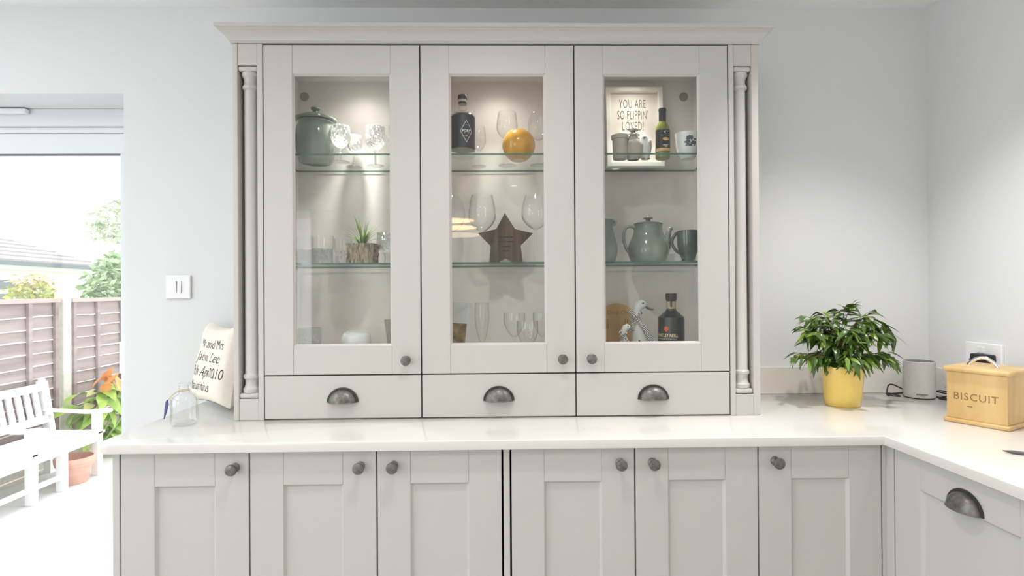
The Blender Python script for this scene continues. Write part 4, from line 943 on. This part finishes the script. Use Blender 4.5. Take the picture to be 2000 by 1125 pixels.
b = MB(); b.tube(smooth([(1.545, -.062, zc+.012), (1.50, -.055, zc+.035), (1.475, -.065, zc+.03), (1.462, -.08, zc+.005), (1.475, -.095, zc), (1.492, -.105, zc), (1.493, -.075, zc+.001), (1.462, -.075, zc+.006), (1.455, -.095, zc+.001), (1.49, -.06, zc), (1.56, -.055, zc+.004), (1.625, -.08, zc+.014), (1.645, -.14, zc+.01), (1.60, -.15, zc), (1.615, -.2, zc+.003), (1.652, -.25, zc+.02), (1.655, -.265, zc+.06), (1.655, -.267, zc+.127)]), .0024, 8)
b.tube(smooth([(1.608, -.135, zc), (1.612, -.19, zc), (1.63, -.215, zc+.001), (1.645, -.18, zc), (1.61, -.12, zc), (1.605, -.1, zc+.004), (1.64, -.11, zc+.02), (1.65, -.19, zc+.01)]), .0024, 8)
solo('power_cable', b, 'black_rubber', 'black cable coiled on the worktop behind the smart speaker', 'cable', loc=(1.55, -.1, ZW))
# biscuit box
t = T('biscuit_box', 'pale wooden biscuit box with chrome lid handle', 'box', (1.356, -.463, ZW), rotz=math.atan2(-.8818, .4716))
BW, BD = .158, .175
b = MB(); b.box(0, BW, 0, BD, 0, .013, .004, seg=3); t.part('plinth', b, 'light_wood', local=True)
def body(b, z0, z1):
    b.box(.007, BW-.007, .007, .017, z0, z1, .001); b.box(.007, BW-.007, BD-.017, BD-.007, z0, z1, .001); b.box(.007, .017, .0172, BD-.0172, z0, z1, .001); b.box(BW-.017, BW-.007, .0172, BD-.0172, z0, z1, .001); b.box(.017, BW-.017, .017, BD-.017, z0, z0+.006)
b = MB(); body(b, .0132, .152); bd = t.part('body', b, 'light_wood', local=True)
b = MB(); b.box(-.002, BW+.002, -.002, BD+.002, .1525, .1675, .0065, seg=4); ld = t.part('lid', b, 'light_wood', local=True)
b = MB(); b.tube([(.034+.072*k/14, BD*.45, .1665+.0265*math.sin(PI*k/14)**.8) for k in range(15)], .0036, 10, flat=1.5); t.part('handle', b, 'chrome', ld, local=True)
b = MB(); text(b, 'BISCUIT', .030, lambda x, y: (BW*.49+x, .0064, .080+y), sx=.92, spacing=1.12); t.part('lettering', b, 'engraved_box', bd, local=True)
b = MB(); b.box(BW*.36, BW*.44, .0063, .0068, .052, .0545); t.part('mark', b, 'engraved_box', bd, local=True)
# pen end at the right edge of the frame
b = MB(); b.tube([(1.2375, -.785, ZW+.0045), (1.25, -.797, ZW+.0045), (1.33, -.86, ZW+.0045)], [.0012, .0042, .0042], 10); solo('pen', b, 'socket_grey', 'dark grey pen lying on the right worktop near the frame edge', 'pen', loc=(1.28, -.82, ZW))

# ------------------------------------------------------------------ outside
ZP = -.30
pt_ = MB(); pt_.box(-12, 2, .3, 9, ZP-.2, ZP-.02); patio = struct('floor_patio', pt_, 'concrete')
sm = MB(); sm.box(-.297, .297, -.297, .297, 0, .02, .003); sm_me = sm.build('slab', 'patio_stone', patio, off=(0, 0, 0)); first = True
for i in range(5):
    for j in range(5):
        o = sm_me if first else sm_me.copy()
        if not first: COL.objects.link(o); o.parent = patio
        o.location = (-3.75+.6*i, .62+.6*j, ZP-.02); first = False
b = MB(); b.box(-14, -4.25, .3, 20, ZP-.1, ZP); struct('ground_lawn', b, 'leaf_lime')
# fence
XF = -4.2
def fence_panel(y0, y1, label, lowbat):
    t = T('garden_fence', label, 'fence', (XF, (y0+y1)/2, ZP), 'overlapped wooden fence panels')
    rg = random.Random(int(y0*10)); z = -.14; k = 0
    while z < 1.17:
        h = .118; b = MB(); n = 8; vs_ = []; fs_ = []
        ph = rg.uniform(0, 6); tl = rg.uniform(-.006, .006)
        for i in range(n+1):
            y_ = y0+.02+(y1-y0-.04)*i/n; wv = .006*math.sin(ph+i*1.1)+tl*(i/n-.5)
            vs_ += [(XF+.008, y_, z+wv), (XF+.022, y_, z+wv), (XF+.008, y_, z+h+.02), (XF+.002, y_, z+h+.02)]
        for i in range(n):
            o_ = i*4; fs_ += [(o_+1, o_+5, o_+6, o_+2), (o_, o_+1, o_+5, o_+4)[::-1], (o_+2, o_+6, o_+7, o_+3), (o_, o_+4, o_+7, o_+3)]
        ln_ = len(vs_)
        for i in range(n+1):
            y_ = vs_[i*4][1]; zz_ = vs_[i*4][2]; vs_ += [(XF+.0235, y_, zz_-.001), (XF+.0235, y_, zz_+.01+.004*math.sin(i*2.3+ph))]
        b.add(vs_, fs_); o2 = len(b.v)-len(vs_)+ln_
        for i in range(n): b.f.append([o2+i*2, o2+i*2+2, o2+i*2+3, o2+i*2+1]); b.m.append(1); b.s.append(False)  # pale strip paints a highlight along the plank's lower edge
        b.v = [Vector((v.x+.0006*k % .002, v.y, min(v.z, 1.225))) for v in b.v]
        t.part('plank', b, ['fence_wood', 'fence_highlight']); z += h-.006; k += 1
    for yb in lowbat:
        b = MB(); b.box(XF+.02, XF+.05, yb-.02, yb+.02, -.14, 1.22, .003); t.part('batten', b, 'fence_wood')
    b = MB(); b.box(XF-.01, XF+.056, y0+.01, y1-.01, 1.222, 1.262, .003); t.part('top_rail', b, 'fence_rail')
    b = MB(); b.box(XF-.01, XF+.03, y0, y1, ZP, -.142, .004); t.part('gravel_board', b, 'concrete')
fence_panel(1.35, 3.2, 'weathered brown fence panel on the left behind the white bench', (1.4, 2.2, 2.86, 3.155))
fence_panel(3.33, 5.15, 'weathered brown fence panel right of the concrete post', (3.38, 3.70, 4.07, 4.6, 5.1))
b = MB(); b.box(XF-.03, XF+.06, 3.215, 3.315, ZP, 1.315, .006); b.prism([(3.215, 1.315), (3.315, 1.315), (3.265, 1.345)], XF-.03, XF+.06, 'yz'); solo('fence_post', b, 'concrete', 'pale concrete fence post between the two fence panels', 'post', loc=(XF, 3.265, ZP))
# white garden bench along the fence, facing right
t = T('garden_bench', 'white slatted wooden garden bench in front of the fence', 'bench', (-3.8, 2.2, ZP))
YB0, YB1 = 1.25, 2.83; XB, XFt = -4.03, -3.55
for y_ in (YB0, 2.14, 2.435, YB1):
    b = MB(); b.box(XFt-.03, XFt+.03, y_-.03, y_+.03, ZP, .245 if y_ != 2.435 else .06, .006); t.part('leg', b, 'garden_white')
for y_ in (YB0, 2.14, YB1+.08):
    b = MB(); b.prism([(XB-.03, ZP), (XB+.03, ZP), (XB+.03, .1), (XB-.04, .52), (XB-.1, .52), (XB-.03, .1)], y_-.03, y_+.03, 'xz'); b.lathe([(.03, 0), (.028, .015), (.018, .026), (0, .03)], (XB-.07, y_, .52), 14); t.part('back_post', b, 'garden_white')
b = MB(); b.prism([(XB-.075, .44), (XB-.035, .44), (XB-.046, .50), (XB-.086, .50)], YB0, YB1+.08, 'xz'); t.part('top_rail', b, 'garden_white')
b = MB(); b.prism([(XB-.02, .16), (XB+.02, .16), (XB+.01, .22), (XB-.03, .22)], YB0, YB1+.08, 'xz'); t.part('lower_rail', b, 'garden_white')
k = 0
y_ = YB0+.07
while y_ < YB1+.04:
    if abs(y_-2.14) > .05:
        b = MB(); b.prism([(XB-.018, .2), (XB+.0, .2), (XB-.052, .45), (XB-.07, .45)], y_-.024, y_+.024, 'xz'); t.part('back_slat', b, 'garden_white')
    y_ += .088
for i in range(5):
    x_ = XFt+.03-.1*i; b = MB(); b.box(x_-.085, x_, YB0-.02, YB1+.06, .062, .085, .004); t.part('seat_slat', b, 'garden_white')
b = MB(); b.box(XFt-.02, XFt+.02, YB0, YB1, .0, .06, .003); t.part('apron', b, 'garden_white')
b = MB(); b.box(XFt-.015, XFt+.015, YB0, 2.435, -.2, -.165, .003); t.part('stretcher', b, 'garden_white')
for y_ in (YB0, 2.155, YB1+.03):
    b = MB(); pts = [(XB-.03, y_+.04, .262), (XB+.12, y_+.03, .258), (XFt-.1, y_, .25), (XFt+.03, y_, .26), (XFt+.1, y_, .262)]; b.tube(pts, [.03, .028, .032, .04, .03], 12, flat=.55); t.part('arm', b, 'garden_white')
# terracotta pot
px, py = -3.60, 2.635
t = T('terracotta_pot', 'empty terracotta flower pot on the patio beside the bench', 'flower pot', (px, py, ZP))
b = MB(); b.lathe([(0, 0), (.088, 0), (.092, .004), (.122, .15), (.124, .152), (.136, .154), (.138, .172), (.142, .175), (.145, .215), (.143, .221), (.132, .221), (.128, .15), (.09, .02), (0, .02)], (px, py, ZP), 44); t.part('body', b, 'terracotta')
# broad-leaved garden plant with red top leaves
t = T('garden_plant', 'lime green garden plant with orange red leaves beside the bench', 'plant', (-3.95, 3.38, ZP))
GL = [leafmesh('garden_leaf_a', .2, .06, .5, .2, 'leaf_lime'), leafmesh('garden_leaf_b', .17, .055, .3, .25, 'leaf_red'), leafmesh('garden_leaf_c', .24, .07, .7, .15, 'leaf_lime'), leafmesh('garden_leaf_d', .18, .05, .4, .2, 'leaf_yellow')]
RG = random.Random(4)
b = MB()
for k in range(9): b.tube([(-3.9+RG.uniform(-.12, .12), 3.35+RG.uniform(-.15, .15), ZP), (-3.88+RG.uniform(-.25, .25), 3.35+RG.uniform(-.3, .3), RG.uniform(0, .5))], .008, 6)
t.part('stems', b, 'leaf_lime')
for k in range(70):
    z_ = RG.uniform(-.12, .38); a = RG.uniform(-1.9, 1.9); rr = RG.uniform(.02, .2)
    put_leaf(t, GL[RG.choice((0, 2, 2, 3))], (-3.98+rr*math.cos(a), 3.46+rr*math.sin(a)*1.2, z_), (math.cos(a), math.sin(a), RG.uniform(-.2, .5)), RG.uniform(-.6, .6), RG.uniform(.7, 1.1))
for (x_, y_, z_) in ((-3.93, 3.3, .44), (-3.78, 3.3, .45), (-3.83, 3.34, .5), (-3.75, 3.36, .42), (-3.8, 3.28, .4), (-3.7, 3.35, .4)):
    put_leaf(t, GL[1], (x_, y_, z_-.06), (RG.uniform(-.5, .5), RG.uniform(-.4, .2), 1.0), RG.uniform(-.9, .9), RG.uniform(.9, 1.2))
# foliage helper for hedge and trees
def foliage(t, c, r, n, size, m, seed, kind='stuff'):
    q = random.Random(seed); b = MB(); vs_ = []; fs_ = []
    for i in range(n):
        a, e = q.uniform(0, 2*PI), math.asin(q.uniform(-1, 1)); rr = q.uniform(.55, 1)
        P = Vector((c[0]+r[0]*rr*math.cos(a)*math.cos(e), c[1]+r[1]*rr*math.sin(a)*math.cos(e), c[2]+r[2]*rr*math.sin(e)))
        d = Vector((q.uniform(-1, 1), q.uniform(-1, 1), q.uniform(-.8, .4))).normalized(); s_ = d.cross(Vector((q.uniform(-1, 1), q.uniform(-1, 1), q.uniform(-1, 1)))).normalized(); z_ = size*q.uniform(.6, 1.3)
        o_ = len(vs_); vs_ += [P, P+d*z_*.5+s_*z_*.25, P+d*z_, P+d*z_*.5-s_*z_*.25]; fs_.append((o_, o_+1, o_+2, o_+3))
    b.add(vs_, fs_); return t.part('foliage', b, m, kind=kind)
t = T('hedge_shrub', 'dense green shrub behind the fence at the opening edge', 'shrub', (-5.15, 5.5, ZP))
foliage(t, (-5.15, 5.5, 1.22), (.36, .5, .68), 2600, .11, 'leaf_hedge', 1); b = MB(); b.tube([(-5.15, 5.5, ZP), (-5.15, 5.5, .9)], .03, 8); t.part('trunk', b, 'trunk')
t = T('yellow_shrub', 'yellow leaved shrub in front of the white neighbouring house window', 'shrub', (-8.9, 8.6, ZP))
foliage(t, (-8.9, 8.6, 1.32), (.42, .4, .34), 420, .12, 'leaf_yellow', 2); foliage(t, (-8.9, 8.6, 1.55), (.35, .3, .14), 110, .11, 'leaf_pink', 8); b = MB(); b.tube([(-8.9, 8.6, ZP), (-8.9, 8.6, 1.4)], .04, 8); t.part('trunk', b, 'trunk')
t = T('far_tree', 'pale distant tree rising above the neighbouring roofs', 'tree', (-17.5, 24.5, ZP))
foliage(t, (-17.5, 24.5, 4.7), (1.6, 1.6, 1.1), 900, .3, 'leaf_far', 3); foliage(t, (-18.6, 24.5, 4.2), (1.0, 1.0, .6), 300, .3, 'leaf_far', 4); b = MB(); b.tube([(-17.5, 24.5, ZP), (-17.4, 24.5, 4.2)], [.25, .1], 8); t.part('trunk', b, 'trunk')
t = T('far_tree', 'small pale treetop showing over the ridge of the tiled roof', 'tree', (-22.5, 21.5, ZP))
foliage(t, (-22.5, 21.5, 3.55), (1.2, 1.2, .55), 240, .3, 'leaf_far', 5); b = MB(); b.tube([(-22.5, 21.5, ZP), (-22.5, 21.5, 3.4)], .15, 8); t.part('trunk', b, 'trunk')
# neighbouring bungalow: wall, window, gutter, tiled roof
A0, A1 = Vector((-13.35, 11.0, 0)), Vector((-14.05, 17.4, 0)); dv = (A1-A0).normalized(); nv = Vector((dv.y, -dv.x, 0))
t = T('neighbour_bungalow', 'white bungalow with tiled roof and gutter beyond the fence', 'house', (-13.7, 14.5, ZP))
def quadbox(b, a, c, z0, z1, th0, th1):
    P = [a+nv*th0, c+nv*th0, c+nv*th1, a+nv*th1]; b.add([(p.x, p.y, z0) for p in P]+[(p.x, p.y, z1) for p in P], [(0, 1, 2, 3), (7, 6, 5, 4), (0, 4, 5, 1), (1, 5, 6, 2), (2, 6, 7, 3), (3, 7, 4, 0)])
b = MB(); quadbox(b, A0-dv*3, A1, ZP, 2.0, -.3, 0); t.part('wall', b, 'render_white')
for s0, s1, z0, z1 in ((1.0, 4.0, 1.1, 1.74),):
    b = MB(); a, c = A0+dv*(s0-.35), A0+dv*s1; quadbox(b, a, c, .6, 1.78, 0, .05); wf = t.part('window', b, 'white_upvc')
    for q0, q1, z0, z1 in ((.08, .9, 1.42, 1.68), (1.0, 3.2, 1.42, 1.68), (.08, .9, .7, 1.3), (1.0, 1.9, .7, 1.3), (2.0, 3.2, .7, 1.3)):
        b = MB(); quadbox(b, A0+dv*(s0-.35+q0), A0+dv*(s0-.35+q1), z0, z1, .05, .06); t.part('pane', b, 'window_dark', wf)
b = MB(); quadbox(b, A0-dv*3, A1+dv*.3, 2.09, 2.2, .22, .34); t.part('gutter', b, 'gutter_grey')
b = MB(); quadbox(b, A0-dv*3, A1+dv*.2, 1.97, 2.12, .0, .22); t.part('fascia', b, 'white_upvc')
nc = 8
for k in range(nc):
    q0, q1 = k/nc, (k+1.05)/nc; rise, run = 1.15, 2.6
    z0, z1 = 2.2+rise*q0, 2.2+rise*q1; e0 = A1+dv*(.25-3.2*q0); e1 = A1+dv*(.25-3.2*q1); s0 = A0-dv*3
    o0, o1 = .28-run*q0, .28-run*q1; th = .035
    P = [s0+nv*o0, e0+nv*o0, e1+nv*o1, s0+nv*o1]; Z = [z0, z0, z1, z1]
    b = MB(); b.add([(p.x, p.y, z) for p, z in zip(P, Z)]+[(p.x, p.y, z+th*(1.6 if i < 2 else .6)) for i, (p, z) in enumerate(zip(P, Z))], [(3, 2, 1, 0), (4, 5, 6, 7), (0, 1, 5, 4), (1, 2, 6, 5), (2, 3, 7, 6), (3, 0, 4, 7)]); t.part('tile_course', b, 'roof_tile')
t = T('neighbour_house', 'pale orange tiled roof of a second house further back', 'house', (-17.5, 19.5, ZP))
b = MB(); b.box(-19.5, -12.5, 18.8, 22.0, ZP, 2.0); t.part('wall', b, 'render_white')
for k in range(7):
    q0, q1 = k/7, (k+1.04)/7; z0, z1 = 2.0+1.25*q0, 2.0+1.25*q1; y0, y1 = 18.5+1.9*q0, 18.5+1.9*q1
    b = MB(); b.add([(-20, y0, z0), (-12.3, y0, z0), (-12.3, y1, z1), (-20, y1, z1), (-20, y0, z0+.06), (-12.3, y0, z0+.06), (-12.3, y1, z1+.02), (-20, y1, z1+.02)], [(3, 2, 1, 0), (4, 5, 6, 7), (0, 1, 5, 4), (1, 2, 6, 5), (2, 3, 7, 6), (3, 0, 4, 7)]); t.part('tile_course', b, 'far_tile')
